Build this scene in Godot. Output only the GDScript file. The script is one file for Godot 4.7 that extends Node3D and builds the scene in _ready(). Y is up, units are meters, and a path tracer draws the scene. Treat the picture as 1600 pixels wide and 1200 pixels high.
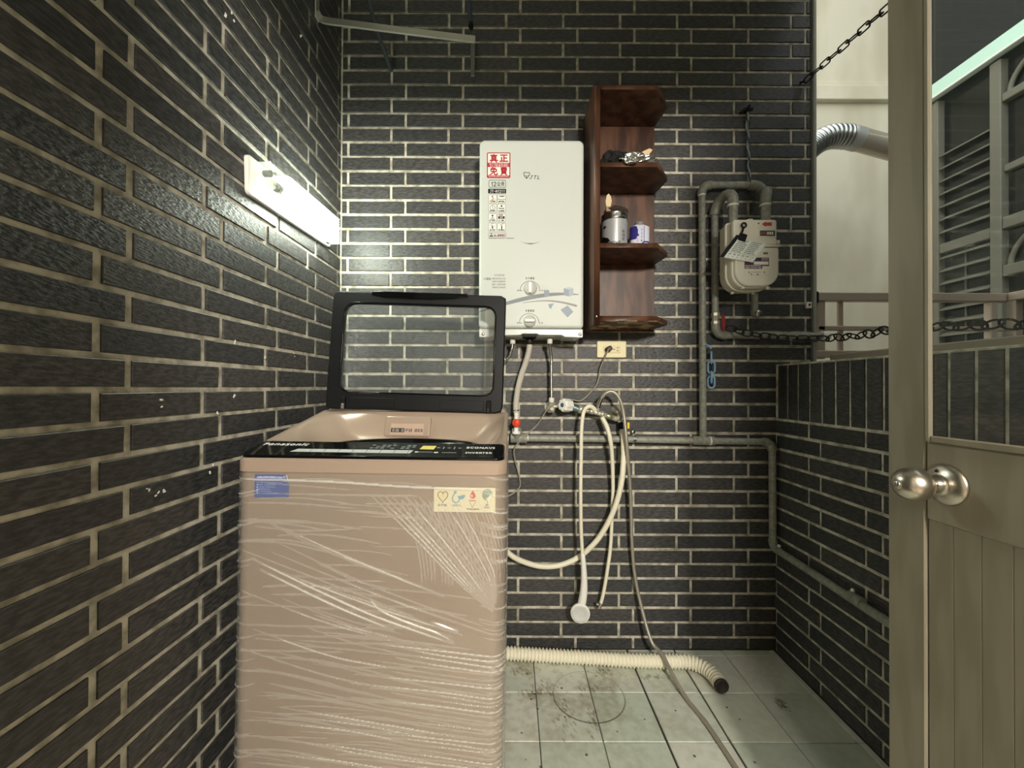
extends Node3D
# A tiled laundry balcony: washing machine, gas water heater, corner shelf, gas meter and pipes, seen from the open doorway.

const WALL_BACK := -1.687
const WALL_LEFT := -0.72
const WALL_RIGHT := 1.093
const COURSE := 0.0607
const BRICK := 0.24
const JOINT := 0.0112
const GROUT_LINE := 1.081

var rng := RandomNumberGenerator.new()
var used := {}
var M := {}
var brick_mats: Array = []
var tile_mats: Array = []

func _ready():
	rng.seed = 7
	# camera
	var cam := Camera3D.new()
	cam.name = "camera"
	cam.fov = rad_to_deg(2.0 * atan(600.0 / 631.0))
	cam.near = 0.02
	cam.far = 100.0
	cam.position = Vector3(0, 1.09, 0)
	cam.rotation = Vector3(0.0066, 0, 0.004)
	add_child(cam)
	cam.current = true
	# sky and exposure
	var env := Environment.new()
	env.background_mode = Environment.BG_SKY
	var sky := Sky.new()
	var sm := ProceduralSkyMaterial.new()
	sm.sky_top_color = Color(0.80, 0.82, 0.80)
	sm.sky_horizon_color = Color(0.86, 0.85, 0.80)
	sm.ground_bottom_color = Color(0.3, 0.3, 0.28)
	sm.ground_horizon_color = Color(0.5, 0.5, 0.47)
	sky.sky_material = sm
	env.sky = sky
	env.background_energy_multiplier = 4.4
	env.tonemap_mode = Environment.TONE_MAPPER_LINEAR
	env.tonemap_exposure = 1.0
	env.sdfgi_enabled = true
	env.ssao_enabled = true
	env.ssil_enabled = true
	var we := WorldEnvironment.new()
	we.name = "world_environment"
	we.environment = env
	add_child(we)
	make_materials()
	# the setting
	back_wall()
	left_wall()
	right_wall()
	floor_tiles()
	shell()
	outside()
	door()
	# the things
	washing_machine()
	water_heater()
	wall_lamp()
	corner_shelf()
	shelf_goods()
	gas_pipes()
	gas_meter()
	outlet()
	heater_hoses()
	taps()
	hoses()
	chains()
	drying_rack()
	railing()
	exhaust_duct()
	neighbour_window()
	room_lamp()

# ------------------------------------------------------------------ helpers
func numbered(called: String) -> String:
	if not used.has(called):
		used[called] = 0
		return called
	used[called] += 1
	return "%s_%03d" % [called, used[called]]

func thing(called: String, label: String, category: String, at := Vector3.ZERO, group := "") -> Node3D:
	var o := Node3D.new()
	o.name = numbered(called)
	add_child(o)
	o.position = at
	tag(o, label, category, group)
	return o

func tag(o: Node, label: String, category: String, group := ""):
	o.set_meta("label", label)
	o.set_meta("category", category)
	if group:
		o.set_meta("group", group)

func obj(called: String, st, material: Material, parent: Node = self) -> MeshInstance3D:
	var o := MeshInstance3D.new()
	if parent == self:
		o.name = numbered(called)
	else:
		o.name = called
	if st is SurfaceTool:
		st.generate_normals()
		o.mesh = st.commit()
	else:
		o.mesh = st
	o.material_override = material
	parent.add_child(o, true)
	return o

func struct(called: String, st, material: Material, label := "", category := "") -> MeshInstance3D:
	var o := obj(called, st, material)
	o.set_meta("kind", "structure")
	if label:
		tag(o, label, category)
	return o

func mat(c: Color, rough := 0.6, metal := 0.0) -> StandardMaterial3D:
	var m := StandardMaterial3D.new()
	m.albedo_color = c
	m.roughness = rough
	m.metallic = metal
	return m

func rgb8(r: int, g: int, b: int) -> Color:
	return Color8(r, g, b)

func new_st() -> SurfaceTool:
	var st := SurfaceTool.new()
	st.begin(Mesh.PRIMITIVE_TRIANGLES)
	st.set_smooth_group(-1)
	return st

func tri(st: SurfaceTool, a: Vector3, b: Vector3, c: Vector3):   # counter-clockwise from outside
	st.add_vertex(a)
	st.add_vertex(c)
	st.add_vertex(b)

func quad(st: SurfaceTool, a: Vector3, b: Vector3, c: Vector3, d: Vector3):
	tri(st, a, b, c)
	tri(st, a, c, d)

func quad_uv(st: SurfaceTool, p: Array, uv: Array):
	for i in [0, 2, 1, 0, 3, 2]:
		st.set_uv(uv[i])
		st.add_vertex(p[i])

# box with chamfered edges
func cbox(st: SurfaceTool, center: Vector3, size: Vector3, bev := 0.002, basis := Basis()):
	var h := size * 0.5
	var b: float = min(bev, min(h.x, min(h.y, h.z)) * 0.9)
	var f := func(x: float, y: float, z: float, ax: int) -> Vector3:
		var p := Vector3(x * h.x, y * h.y, z * h.z)
		for k in 3:
			if k != ax:
				p[k] -= sign(p[k]) * b
		return center + basis * p
	for ax in 3:
		var u := (ax + 1) % 3
		var v := (ax + 2) % 3
		for s in [-1.0, 1.0]:
			var q := []
			for c in [[-1, -1], [1, -1], [1, 1], [-1, 1]]:
				var e := [0.0, 0.0, 0.0]
				e[ax] = s
				e[u] = float(c[0])
				e[v] = float(c[1])
				q.append(f.call(e[0], e[1], e[2], ax))
			if s > 0:
				quad(st, q[0], q[1], q[2], q[3])
			else:
				quad(st, q[3], q[2], q[1], q[0])
	for ax in 3:   # the edges parallel to axis ax
		var u := (ax + 1) % 3
		var v := (ax + 2) % 3
		for su in [-1.0, 1.0]:
			for sv in [-1.0, 1.0]:
				var e0 := [0.0, 0.0, 0.0]
				e0[u] = su
				e0[v] = sv
				e0[ax] = -1.0
				var e1 := e0.duplicate()
				e1[ax] = 1.0
				var a: Vector3 = f.call(e0[0], e0[1], e0[2], u)
				var bb: Vector3 = f.call(e0[0], e0[1], e0[2], v)
				var c: Vector3 = f.call(e1[0], e1[1], e1[2], v)
				var d: Vector3 = f.call(e1[0], e1[1], e1[2], u)
				if su * sv > 0:
					quad(st, a, bb, c, d)
				else:
					quad(st, d, c, bb, a)
	for sx in [-1.0, 1.0]:
		for sy in [-1.0, 1.0]:
			for sz in [-1.0, 1.0]:
				var a: Vector3 = f.call(sx, sy, sz, 0)
				var bb: Vector3 = f.call(sx, sy, sz, 1)
				var c: Vector3 = f.call(sx, sy, sz, 2)
				if sx * sy * sz > 0:
					tri(st, a, bb, c)
				else:
					tri(st, a, c, bb)

func box_mesh(center: Vector3, size: Vector3, bev := 0.002, basis := Basis()) -> SurfaceTool:
	var st := new_st()
	cbox(st, center, size, bev, basis)
	return st

func curve(pts: Array, per := 8) -> Array:   # smooth line through the points
	var out := []
	for i in pts.size() - 1:
		var a: Vector3 = pts[max(i - 1, 0)]
		var b: Vector3 = pts[i]
		var c: Vector3 = pts[i + 1]
		var d: Vector3 = pts[min(i + 2, pts.size() - 1)]
		for k in per:
			out.append(b.cubic_interpolate(c, a, d, float(k) / per))
	out.append(pts[-1])
	return out

func resample(pts: Array, step: float) -> Array:
	var out := [pts[0]]
	var left := step
	for i in pts.size() - 1:
		var a: Vector3 = pts[i]
		var b: Vector3 = pts[i + 1]
		var l := a.distance_to(b)
		var t := left
		while t <= l:
			out.append(a.lerp(b, t / l))
			t += step
		left = t - l
	out.append(pts[-1])
	return out

# a tube along pts; radius is a number, or a function of (index, count)
func tube(st: SurfaceTool, pts: Array, radius, sides := 12, caps := true, closed := false):
	st.set_smooth_group(0)
	var n := pts.size()
	var rings := []
	var t0: Vector3 = (pts[1] - pts[0]).normalized()
	var nrm: Vector3 = t0.cross(Vector3.UP)
	if nrm.length() < 0.05:
		nrm = t0.cross(Vector3.RIGHT)
	nrm = nrm.normalized()
	for i in n:
		var ia := i - 1
		var ib := i + 1
		if closed:
			ia = (i - 1 + n) % n
			ib = (i + 1) % n
		var t: Vector3 = (pts[min(ib, n - 1)] - pts[max(ia, 0)]).normalized()
		nrm = (nrm - t * nrm.dot(t)).normalized()
		var bn := t.cross(nrm)
		var r: float = radius.call(i, n) if radius is Callable else radius
		var ring := []
		for k in sides:
			var a := TAU * k / sides
			ring.append(pts[i] + (nrm * cos(a) + bn * sin(a)) * r)
		rings.append(ring)
	for i in (n if closed else n - 1):
		var j := (i + 1) % n
		for k in sides:
			var k2 := (k + 1) % sides
			quad(st, rings[i][k], rings[i][k2], rings[j][k2], rings[j][k])
	if caps and not closed:
		st.set_smooth_group(-1)
		for k in range(1, sides - 1):
			tri(st, rings[0][0], rings[0][k + 1], rings[0][k])
			tri(st, rings[n - 1][0], rings[n - 1][k], rings[n - 1][k + 1])
	st.set_smooth_group(-1)

func tube_mesh(pts: Array, radius, sides := 12) -> SurfaceTool:
	var st := new_st()
	tube(st, pts, radius, sides)
	return st

# a turned shape: profile of (radius, height) along local y
func lathe(st: SurfaceTool, profile: Array, xf := Transform3D(), seg := 24, smooth := true):
	st.set_smooth_group(0 if smooth else -1)
	for i in profile.size() - 1:
		var p: Vector2 = profile[i]
		var q: Vector2 = profile[i + 1]
		for k in seg:
			var a := TAU * k / seg
			var b := TAU * (k + 1) / seg
			var v := [Vector3(p.x * cos(a), p.y, -p.x * sin(a)), Vector3(p.x * cos(b), p.y, -p.x * sin(b)), Vector3(q.x * cos(b), q.y, -q.x * sin(b)), Vector3(q.x * cos(a), q.y, -q.x * sin(a))]
			for m in 4:
				v[m] = xf * v[m]
			if p.x > 1e-6:
				tri(st, v[0], v[1], v[2])
			if q.x > 1e-6:
				tri(st, v[0], v[2], v[3])
	st.set_smooth_group(-1)

func lathe_mesh(profile: Array, xf := Transform3D(), seg := 24, smooth := true) -> SurfaceTool:
	var st := new_st()
	lathe(st, profile, xf, seg, smooth)
	return st

func along(at: Vector3, dir: Vector3) -> Transform3D:   # local y turned to dir
	var y := dir.normalized()
	var x := y.cross(Vector3(0, 0, 1))
	if x.length() < 0.05:
		x = y.cross(Vector3(1, 0, 0))
	x = x.normalized()
	return Transform3D(Basis(x, y, x.cross(y)), at)

func can(r: float, h: float, bev := 0.0015) -> Array:
	return [Vector2(0, 0), Vector2(r - bev, 0), Vector2(r, bev), Vector2(r, h - bev), Vector2(r - bev, h), Vector2(0, h)]

func rrect(x0: float, y0: float, x1: float, y1: float, r, seg := 6) -> PackedVector2Array:   # counter-clockwise from the lower left; r is one radius or four (lower left, lower right, upper right, upper left)
	var rr: Array = r if r is Array else [r, r, r, r]
	var out := PackedVector2Array()
	var cs := [Vector2(x0 + rr[0], y0 + rr[0]), Vector2(x1 - rr[1], y0 + rr[1]), Vector2(x1 - rr[2], y1 - rr[2]), Vector2(x0 + rr[3], y1 - rr[3])]
	for c in 4:
		for k in seg + 1:
			var a := PI + c * PI / 2 + k * PI / 2 / seg
			out.append(cs[c] + Vector2(cos(a), sin(a)) * rr[c])
	return out

func inset(p: PackedVector2Array, d: float) -> PackedVector2Array:
	var out := PackedVector2Array()
	var n := p.size()
	for i in n:
		var ia := i
		var ib := i
		for k in range(1, n):
			ia = (i - k + n) % n
			if p[ia].distance_to(p[i]) > 1e-5:
				break
		for k in range(1, n):
			ib = (i + k) % n
			if p[ib].distance_to(p[i]) > 1e-5:
				break
		var e0 := (p[i] - p[ia]).normalized()
		var e1 := (p[ib] - p[i]).normalized()
		var n0 := Vector2(-e0.y, e0.x)
		var n1 := Vector2(-e1.y, e1.x)
		var m := (n0 + n1).normalized()
		out.append(p[i] + m * d / max(0.4, m.dot(n0)))
	return out

# a counter-clockwise outline in local x, y given thickness along local z (front at z1), the front edge rounded
func slab(st: SurfaceTool, p: PackedVector2Array, z0: float, z1: float, bev := 0.0, xf := Transform3D(), steps := 1, round_sides := true):
	var lo := Vector2(INF, INF)
	var hi := Vector2(-INF, -INF)
	for q in p:
		lo = lo.min(q)
		hi = hi.max(q)
	var uv := func(q: Vector2) -> Vector2:
		return Vector2((q.x - lo.x) / (hi.x - lo.x), (hi.y - q.y) / (hi.y - lo.y))
	var rings := [[p, z0]]
	if bev > 0:
		for k in steps + 1:
			var a := PI / 2 * k / steps
			rings.append([inset(p, bev * (1 - cos(a))), z1 - bev + bev * sin(a)])
	else:
		rings.append([p, z1])
	var n := p.size()
	st.set_smooth_group(1 if round_sides else -1)
	for i in rings.size() - 1:
		for k in n:
			var j := (k + 1) % n
			if p[k].distance_to(p[j]) < 1e-6:
				continue
			var pa: PackedVector2Array = rings[i][0]
			var pb: PackedVector2Array = rings[i + 1][0]
			var q := [pa[k], pa[j], pb[j], pb[k]]
			var z := [rings[i][1], rings[i][1], rings[i + 1][1], rings[i + 1][1]]
			for m in [0, 2, 1, 0, 3, 2]:
				st.set_uv(uv.call(q[m]))
				st.add_vertex(xf * Vector3(q[m].x, q[m].y, z[m]))
	st.set_smooth_group(-1)
	var clean := PackedVector2Array()
	for q in rings[-1][0]:
		if clean.is_empty() or clean[-1].distance_to(q) > 1e-6:
			clean.append(q)
	if clean[0].distance_to(clean[-1]) < 1e-6:
		clean.remove_at(clean.size() - 1)
	cap(st, clean, z1, xf, true, uv)
	var clean0 := PackedVector2Array()
	for q in p:
		if clean0.is_empty() or clean0[-1].distance_to(q) > 1e-6:
			clean0.append(q)
	if clean0[0].distance_to(clean0[-1]) < 1e-6:
		clean0.remove_at(clean0.size() - 1)
	cap(st, clean0, z0, xf, false, uv)

func cap(st: SurfaceTool, p: PackedVector2Array, z: float, xf: Transform3D, front: bool, uv: Callable):
	var idx := Geometry2D.triangulate_polygon(p)
	if idx.is_empty():
		print("open end: ", p.size())
	for i in range(0, idx.size(), 3):
		var a := p[idx[i]]
		var b := p[idx[i + 1]]
		var c := p[idx[i + 2]]
		var ccw := (b - a).cross(c - a) > 0
		var order := [a, c, b] if ccw == front else [a, b, c]
		for q in order:
			st.set_uv(uv.call(q))
			st.add_vertex(xf * Vector3(q.x, q.y, z))

func slab_mesh(p: PackedVector2Array, z0: float, z1: float, bev := 0.0, xf := Transform3D(), steps := 1) -> SurfaceTool:
	var st := new_st()
	slab(st, p, z0, z1, bev, xf, steps)
	return st

# a flat ring between two outlines of the same number of points
func frame_ring(st: SurfaceTool, a: PackedVector2Array, b: PackedVector2Array, za: float, zb: float, xf := Transform3D(), smooth := 0):
	st.set_smooth_group(smooth)
	var n := a.size()
	for k in n:
		var j := (k + 1) % n
		quad(st, xf * Vector3(a[k].x, a[k].y, za), xf * Vector3(a[j].x, a[j].y, za), xf * Vector3(b[j].x, b[j].y, zb), xf * Vector3(b[k].x, b[k].y, zb))
	st.set_smooth_group(-1)

func loop_dense(p: PackedVector2Array, n: int) -> PackedVector2Array:   # n points spread evenly over a closed outline
	var total := 0.0
	for i in p.size():
		total += p[i].distance_to(p[(i + 1) % p.size()])
	var out := PackedVector2Array()
	var i := 0
	var done := 0.0
	for k in n:
		var want := total * k / n
		while done + p[i].distance_to(p[(i + 1) % p.size()]) < want:
			done += p[i].distance_to(p[(i + 1) % p.size()])
			i += 1
		var l := p[i].distance_to(p[(i + 1) % p.size()])
		out.append(p[i].lerp(p[(i + 1) % p.size()], (want - done) / max(l, 1e-9)))
	return out

func lettering(text: String, height: float, xf: Transform3D, material: Material, parent: Node, serif := false, called := "lettering") -> MeshInstance3D:
	var f := SystemFont.new()
	f.font_names = PackedStringArray(["Droid Serif" if serif else "Droid Sans"])
	f.font_weight = 700
	var tm := TextMesh.new()
	tm.font = f
	tm.text = text
	tm.font_size = 64
	tm.pixel_size = height / 46.0
	tm.depth = 0.0004
	var o := obj(called, tm, material, parent)
	o.transform = xf
	return o

# ------------------------------------------------------------------ drawing flat print
func dot(im: Image, c: Vector2, r: float, col: Color):
	stroke(im, [c, c], r * 2, col)

func stroke(im: Image, pts: Array, w: float, col: Color):
	for i in max(1, pts.size() - 1):
		var a: Vector2 = pts[i]
		var b: Vector2 = pts[min(i + 1, pts.size() - 1)]
		var lo := a.min(b) - Vector2.ONE * (w * 0.5 + 1)
		var hi := a.max(b) + Vector2.ONE * (w * 0.5 + 1)
		for y in range(max(0, int(lo.y)), min(im.get_height(), int(hi.y) + 1)):
			for x in range(max(0, int(lo.x)), min(im.get_width(), int(hi.x) + 1)):
				var p := Vector2(x + 0.5, y + 0.5)
				var d := b - a
				var t: float = clamp((p - a).dot(d) / max(d.length_squared(), 1e-6), 0.0, 1.0)
				var k: float = clamp(w * 0.5 + 0.5 - p.distance_to(a + d * t), 0.0, 1.0)
				if k > 0:
					im.set_pixel(x, y, im.get_pixel(x, y).lerp(col, k * col.a))

func fill(im: Image, p: Array, col: Color):
	var poly := PackedVector2Array(p)
	var lo := Vector2(INF, INF)
	var hi := -lo
	for q in poly:
		lo = lo.min(q)
		hi = hi.max(q)
	for y in range(max(0, int(lo.y)), min(im.get_height(), int(hi.y) + 1)):
		for x in range(max(0, int(lo.x)), min(im.get_width(), int(hi.x) + 1)):
			if Geometry2D.is_point_in_polygon(Vector2(x + 0.5, y + 0.5), poly):
				im.set_pixel(x, y, im.get_pixel(x, y).lerp(col, col.a))

func round_box(im: Image, x: float, y: float, w: float, h: float, r: float, line: float, col: Color):
	var p := Array(rrect(x, y, x + w, y + h, r, 4))
	p.append(p[0])
	stroke(im, p, line, col)

const SIGNS := {
	"zhen": [[.1, .12, .9, .12], [.5, 0, .5, .2], [.25, .22, .75, .22, .75, .7, .25, .7, .25, .22], [.25, .38, .75, .38], [.25, .54, .75, .54], [.02, .78, .98, .78], [.35, .8, .15, 1], [.65, .8, .85, 1]],
	"zheng": [[.1, .08, .9, .08], [.52, .08, .52, .92], [.52, .48, .85, .48], [.24, .4, .24, .92], [.02, .92, .98, .92]],
	"mian": [[.38, 0, .15, .25], [.38, .08, .7, .08, .6, .22], [.2, .25, .85, .25, .85, .55, .2, .55, .2, .25], [.52, .25, .5, .55, .35, .8, .05, 1], [.6, .55, .6, .9, .7, .97, .95, .97, .95, .8]],
	"fei": [[.15, .06, .8, .06, .8, .18, .2, .18, .2, .3, .85, .3, .8, .4], [.4, 0, .38, .3, .2, .42], [.6, 0, .6, .44], [.25, .45, .75, .45, .75, .82, .25, .82, .25, .45], [.25, .57, .75, .57], [.25, .69, .75, .69], [.38, .84, .15, 1], [.62, .84, .85, 1]],
	"gong": [[.4, .05, .1, .5], [.6, .05, .92, .5], [.5, .45, .2, .9, .75, .85], [.65, .65, .85, .98]],
	"sheng": [[.6, 0, .15, .14], [.36, .08, .36, .6, .15, 1], [.05, .45, .95, .45], [.72, .02, .72, 1]],
	"huo": [[.5, 0, .5, .4, .1, 1], [.5, .45, .9, 1], [.2, .25, .28, .5], [.8, .2, .7, .45]],
	"li": [[.1, .25, .85, .25, .8, .9, .65, .85], [.45, 0, .42, .5, .1, 1]],
	"shui": [[.5, 0, .5, 1], [.1, .25, .38, .25, .1, .8], [.9, .15, .55, .45, .92, .9]],
	"liang": [[.2, .05, .8, .05, .8, .28, .2, .28, .2, .05], [.05, .4, .95, .4], [.25, .5, .75, .5, .75, .75, .25, .75, .25, .5], [.5, .5, .5, .98], [.1, .98, .9, .98]],
	"tiao": [[.05, .2, .35, .2], [.05, .4, .32, .4], [.08, .6, .3, .6, .3, .9, .08, .9, .08, .6], [.45, 1, .5, .05, .95, .05, .95, .95], [.58, .3, .85, .3], [.6, .6, .84, .6, .84, .8, .6, .8, .6, .6]],
	"zhengli": [[.05, .15, .5, .15], [.28, 0, .28, .45], [.6, .05, .55, .4], [.6, .15, .95, .15], [.1, .55, .9, .55], [.5, .55, .5, .95], [.25, .72, .25, .95], [.5, .75, .8, .75], [.02, .97, .98, .97]],
	"da": [[.05, .35, .95, .35], [.5, 0, .48, .4, .08, 1], [.5, .4, .92, 1]],
	"xiao": [[.5, 0, .5, .95], [.25, .35, .08, .75], [.75, .35, .92, .75]],
	"three": [[.1, .1, .8, .05, .45, .4, .8, .6, .75, .9, .4, 1, .1, .9]],
	"one": [[.3, .2, .55, 0, .55, 1]],
	"two": [[.1, .2, .35, 0, .75, .1, .75, .4, .1, 1, .9, 1]],
	"J": [[.3, 0, .9, 0], [.65, 0, .6, .8, .4, 1, .1, .9]],
	"T": [[.05, 0, .95, 0], [.5, 0, .5, 1]],
	"H": [[.1, 0, .1, 1], [.9, 0, .9, 1], [.1, .5, .9, .5]],
	"L": [[.2, 0, .2, 1, .9, 1]],
	"dash": [[.2, .5, .8, .5]],
}

func sign_(im: Image, key: String, x: float, y: float, w: float, h: float, line: float, col: Color, slant := 0.0):
	for s in SIGNS[key]:
		var pts := []
		for i in range(0, s.size(), 2):
			pts.append(Vector2(x + s[i] * w + (1 - s[i + 1]) * slant * h, y + s[i + 1] * h))
		stroke(im, pts, line, col)

func scribble(im: Image, x: float, y: float, w: float, h: float, n: int, line: float, col: Color):   # a run of small unreadable characters
	var step := w / n
	for i in n:
		var x0 := x + i * step + step * 0.12
		var x1 := x + (i + 1) * step - step * 0.12
		for k in 3:
			var yy := y + h * (0.1 + 0.4 * k)
			if rng.randf() < 0.8:
				stroke(im, [Vector2(x0, yy), Vector2(x1, yy)], line, col)
		if rng.randf() < 0.9:
			var xx := rng.randf_range(x0, x1)
			stroke(im, [Vector2(xx, y), Vector2(xx, y + h)], line, col)
		if rng.randf() < 0.5:
			stroke(im, [Vector2(x0, y + h * 0.4), Vector2(x0, y + h)], line, col)

func picture(im: Image) -> ImageTexture:
	return ImageTexture.create_from_image(im)

func blank(w: int, h: int, c: Color) -> Image:
	var im := Image.create(w, h, false, Image.FORMAT_RGBA8)
	im.fill(c)
	return im

func noise_tex(freq: float, ramp_a: Color, ramp_b: Color, size := 512, kind := FastNoiseLite.TYPE_SIMPLEX_SMOOTH, octaves := 4, lo := 0.0, hi := 1.0, sd := 1) -> NoiseTexture2D:
	var n := FastNoiseLite.new()
	n.noise_type = kind
	n.frequency = freq
	n.fractal_octaves = octaves
	n.seed = sd
	var t := NoiseTexture2D.new()
	t.width = size
	t.height = size
	t.seamless = true
	t.noise = n
	var g := Gradient.new()
	g.set_color(0, ramp_a)
	g.set_color(1, ramp_b)
	g.set_offset(0, lo)
	g.set_offset(1, hi)
	t.color_ramp = g
	return t

func normal_tex(freq: float, strength: float, size := 512, octaves := 4, sd := 3) -> NoiseTexture2D:
	var n := FastNoiseLite.new()
	n.noise_type = FastNoiseLite.TYPE_SIMPLEX_SMOOTH
	n.frequency = freq
	n.fractal_octaves = octaves
	n.seed = sd
	var t := NoiseTexture2D.new()
	t.width = size
	t.height = size
	t.seamless = true
	t.noise = n
	t.as_normal_map = true
	t.bump_strength = strength
	return t

func world_map(m: StandardMaterial3D, scale: Vector3):
	m.uv1_triplanar = true
	m.uv1_world_triplanar = true
	m.uv1_scale = scale

func make_materials():
	var brick_tone := noise_tex(0.02, Color(0.70, 0.70, 0.70), Color(1, 1, 1), 512, FastNoiseLite.TYPE_SIMPLEX_SMOOTH, 5, 0.25, 0.75)
	var brick_relief := normal_tex(0.03, 7.0, 512, 5)
	for c in [rgb8(74, 74, 74), rgb8(68, 69, 70), rgb8(80, 79, 78), rgb8(71, 72, 73), rgb8(77, 76, 76)]:
		var m := mat(c, 0.48)
		m.albedo_texture = brick_tone
		m.normal_enabled = true
		m.normal_texture = brick_relief
		m.normal_scale = 0.3
		m.metallic_specular = 0.5
		world_map(m, Vector3(3.0, 11.0, 3.0))
		brick_mats.append(m)
	var g := mat(rgb8(204, 200, 184), 0.9)
	g.albedo_texture = noise_tex(0.02, Color(0.72, 0.72, 0.70), Color(1, 1, 1), 512, FastNoiseLite.TYPE_SIMPLEX_SMOOTH, 5, 0.2, 0.7, 9)
	world_map(g, Vector3(2, 2, 2))
	M.grout = g
	M.plaster = mat(rgb8(214, 208, 190), 0.85)
	M.plaster.albedo_texture = noise_tex(0.006, Color(0.93, 0.92, 0.90), Color(1, 1, 1), 512, FastNoiseLite.TYPE_SIMPLEX_SMOOTH, 4, 0.3, 0.7, 5)
	world_map(M.plaster, Vector3(0.6, 0.25, 0.6))
	M.room_paint = mat(rgb8(140, 130, 114), 0.8)
	M.white_paint = mat(rgb8(222, 220, 212), 0.8)
	M.cement = mat(rgb8(150, 148, 138), 0.9)
	M.dark_wall = mat(rgb8(26, 29, 28), 0.8)
	M.white_enamel = mat(rgb8(204, 209, 203), 0.28)
	M.white_enamel.clearcoat_enabled = true
	M.white_enamel.clearcoat = 0.3
	M.white_plastic = mat(rgb8(240, 240, 234), 0.4)
	M.cream_plastic = mat(rgb8(232, 222, 178), 0.45)
	M.hose_white = mat(rgb8(234, 230, 208), 0.45)
	M.black_plastic = mat(rgb8(14, 16, 18), 0.5)
	M.black_plastic.metallic_specular = 0.35
	M.black_gloss = mat(rgb8(9, 10, 11), 0.08)
	M.black_matte = mat(rgb8(16, 16, 16), 0.7)
	M.gold = mat(rgb8(155, 138, 121), 0.36, 0.2)
	M.gold_bright = mat(rgb8(180, 160, 143), 0.25, 0.15)
	M.gold_bright.clearcoat_enabled = true
	M.gold_bright.clearcoat = 0.5
	M.gold_bright.clearcoat_roughness = 0.12
	M.steel = mat(rgb8(196, 196, 192), 0.22, 1.0)
	M.satin_steel = mat(rgb8(196, 190, 178), 0.3, 1.0)
	M.braid = mat(rgb8(178, 172, 158), 0.32, 0.5)
	M.brass = mat(rgb8(206, 202, 186), 0.28, 0.6)
	M.pipe_paint = mat(rgb8(150, 152, 142), 0.45)
	M.pipe_paint.albedo_texture = noise_tex(0.03, Color(0.86, 0.86, 0.84), Color(1, 1, 1), 256, FastNoiseLite.TYPE_SIMPLEX_SMOOTH, 4, 0.3, 0.6, 12)
	world_map(M.pipe_paint, Vector3(5, 5, 5))
	M.tape = mat(rgb8(226, 224, 214), 0.6)
	M.iron = mat(rgb8(52, 48, 44), 0.5, 0.6)
	M.red = mat(rgb8(228, 74, 44), 0.4)
	M.dark_red = mat(rgb8(140, 40, 40), 0.4)
	M.blue = mat(rgb8(140, 186, 222), 0.4)
	M.yellow = mat(rgb8(238, 206, 48), 0.4)
	M.aluminium = mat(rgb8(186, 172, 156), 0.4, 0.3)
	M.aluminium_bar = mat(rgb8(200, 200, 190), 0.32, 0.75)
	var wood := mat(rgb8(100, 66, 46), 0.45)
	wood.albedo_texture = noise_tex(0.012, Color(0.62, 0.58, 0.56), Color(1, 1, 1), 512, FastNoiseLite.TYPE_SIMPLEX_SMOOTH, 5, 0.3, 0.7, 15)
	world_map(wood, Vector3(2.5, 0.5, 2.5))
	M.wood = wood
	var raw := mat(rgb8(178, 146, 108), 0.6)
	raw.albedo_texture = noise_tex(0.006, Color(0.36, 0.27, 0.22), Color(1, 1, 1), 512, FastNoiseLite.TYPE_SIMPLEX_SMOOTH, 2, 0.46, 0.54, 21)
	world_map(raw, Vector3(4, 1, 4))
	M.raw_wood = raw
	var glass := mat(Color(0.82, 0.9, 0.88, 0.015), 0.02)
	glass.transparency = BaseMaterial3D.TRANSPARENCY_ALPHA
	glass.metallic_specular = 0.28
	M.glass = glass
	var lid_glass := mat(Color(0.80, 0.86, 0.86, 0.04), 0.04)
	lid_glass.transparency = BaseMaterial3D.TRANSPARENCY_ALPHA
	M.lid_glass = lid_glass
	var crease := mat(Color(0.97, 0.96, 0.93, 0.45), 0.3)
	crease.transparency = BaseMaterial3D.TRANSPARENCY_ALPHA
	M.crease = crease
	M.faint_crease = mat(Color(0.97, 0.96, 0.93, 0.15), 0.3)
	M.faint_crease.transparency = BaseMaterial3D.TRANSPARENCY_ALPHA
	var film := mat(Color(0.95, 0.93, 0.90, 0.10), 0.16)
	film.transparency = BaseMaterial3D.TRANSPARENCY_ALPHA
	M.film = film
	M.door = mat(rgb8(143, 138, 121), 0.5)
	M.door.albedo_texture = noise_tex(0.02, Color(0.93, 0.93, 0.92), Color(1, 1, 1), 256, FastNoiseLite.TYPE_SIMPLEX_SMOOTH, 3, 0.3, 0.6, 33)
	world_map(M.door, Vector3(4, 0.6, 4))
	M.gas_hose = mat(rgb8(196, 192, 180), 0.3)
	M.meter = mat(rgb8(214, 211, 194), 0.5)
	M.paper = mat(rgb8(226, 230, 222), 0.7)

# ------------------------------------------------------------------ walls
# one brick, length along x, height along y, its face towards z; proud of the joint by d
func brick_mesh(l: float, h: float, d: float) -> ArrayMesh:
	var st := new_st()
	var b := 0.0011
	var x := l / 2
	var y := h / 2
	var f := [Vector3(-x + b, -y + b, d), Vector3(x - b, -y + b, d), Vector3(x - b, y - b, d), Vector3(-x + b, y - b, d)]
	var m := [Vector3(-x, -y, d - b), Vector3(x, -y, d - b), Vector3(x, y, d - b), Vector3(-x, y, d - b)]
	var r := [Vector3(-x, -y, -0.004), Vector3(x, -y, -0.004), Vector3(x, y, -0.004), Vector3(-x, y, -0.004)]
	quad(st, f[0], f[1], f[2], f[3])
	for i in 4:
		var j := (i + 1) % 4
		quad(st, m[i], m[j], f[j], f[i])
		quad(st, r[i], r[j], m[j], m[i])
	st.generate_normals()
	return st.commit()

var brick_cache := {}

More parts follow.
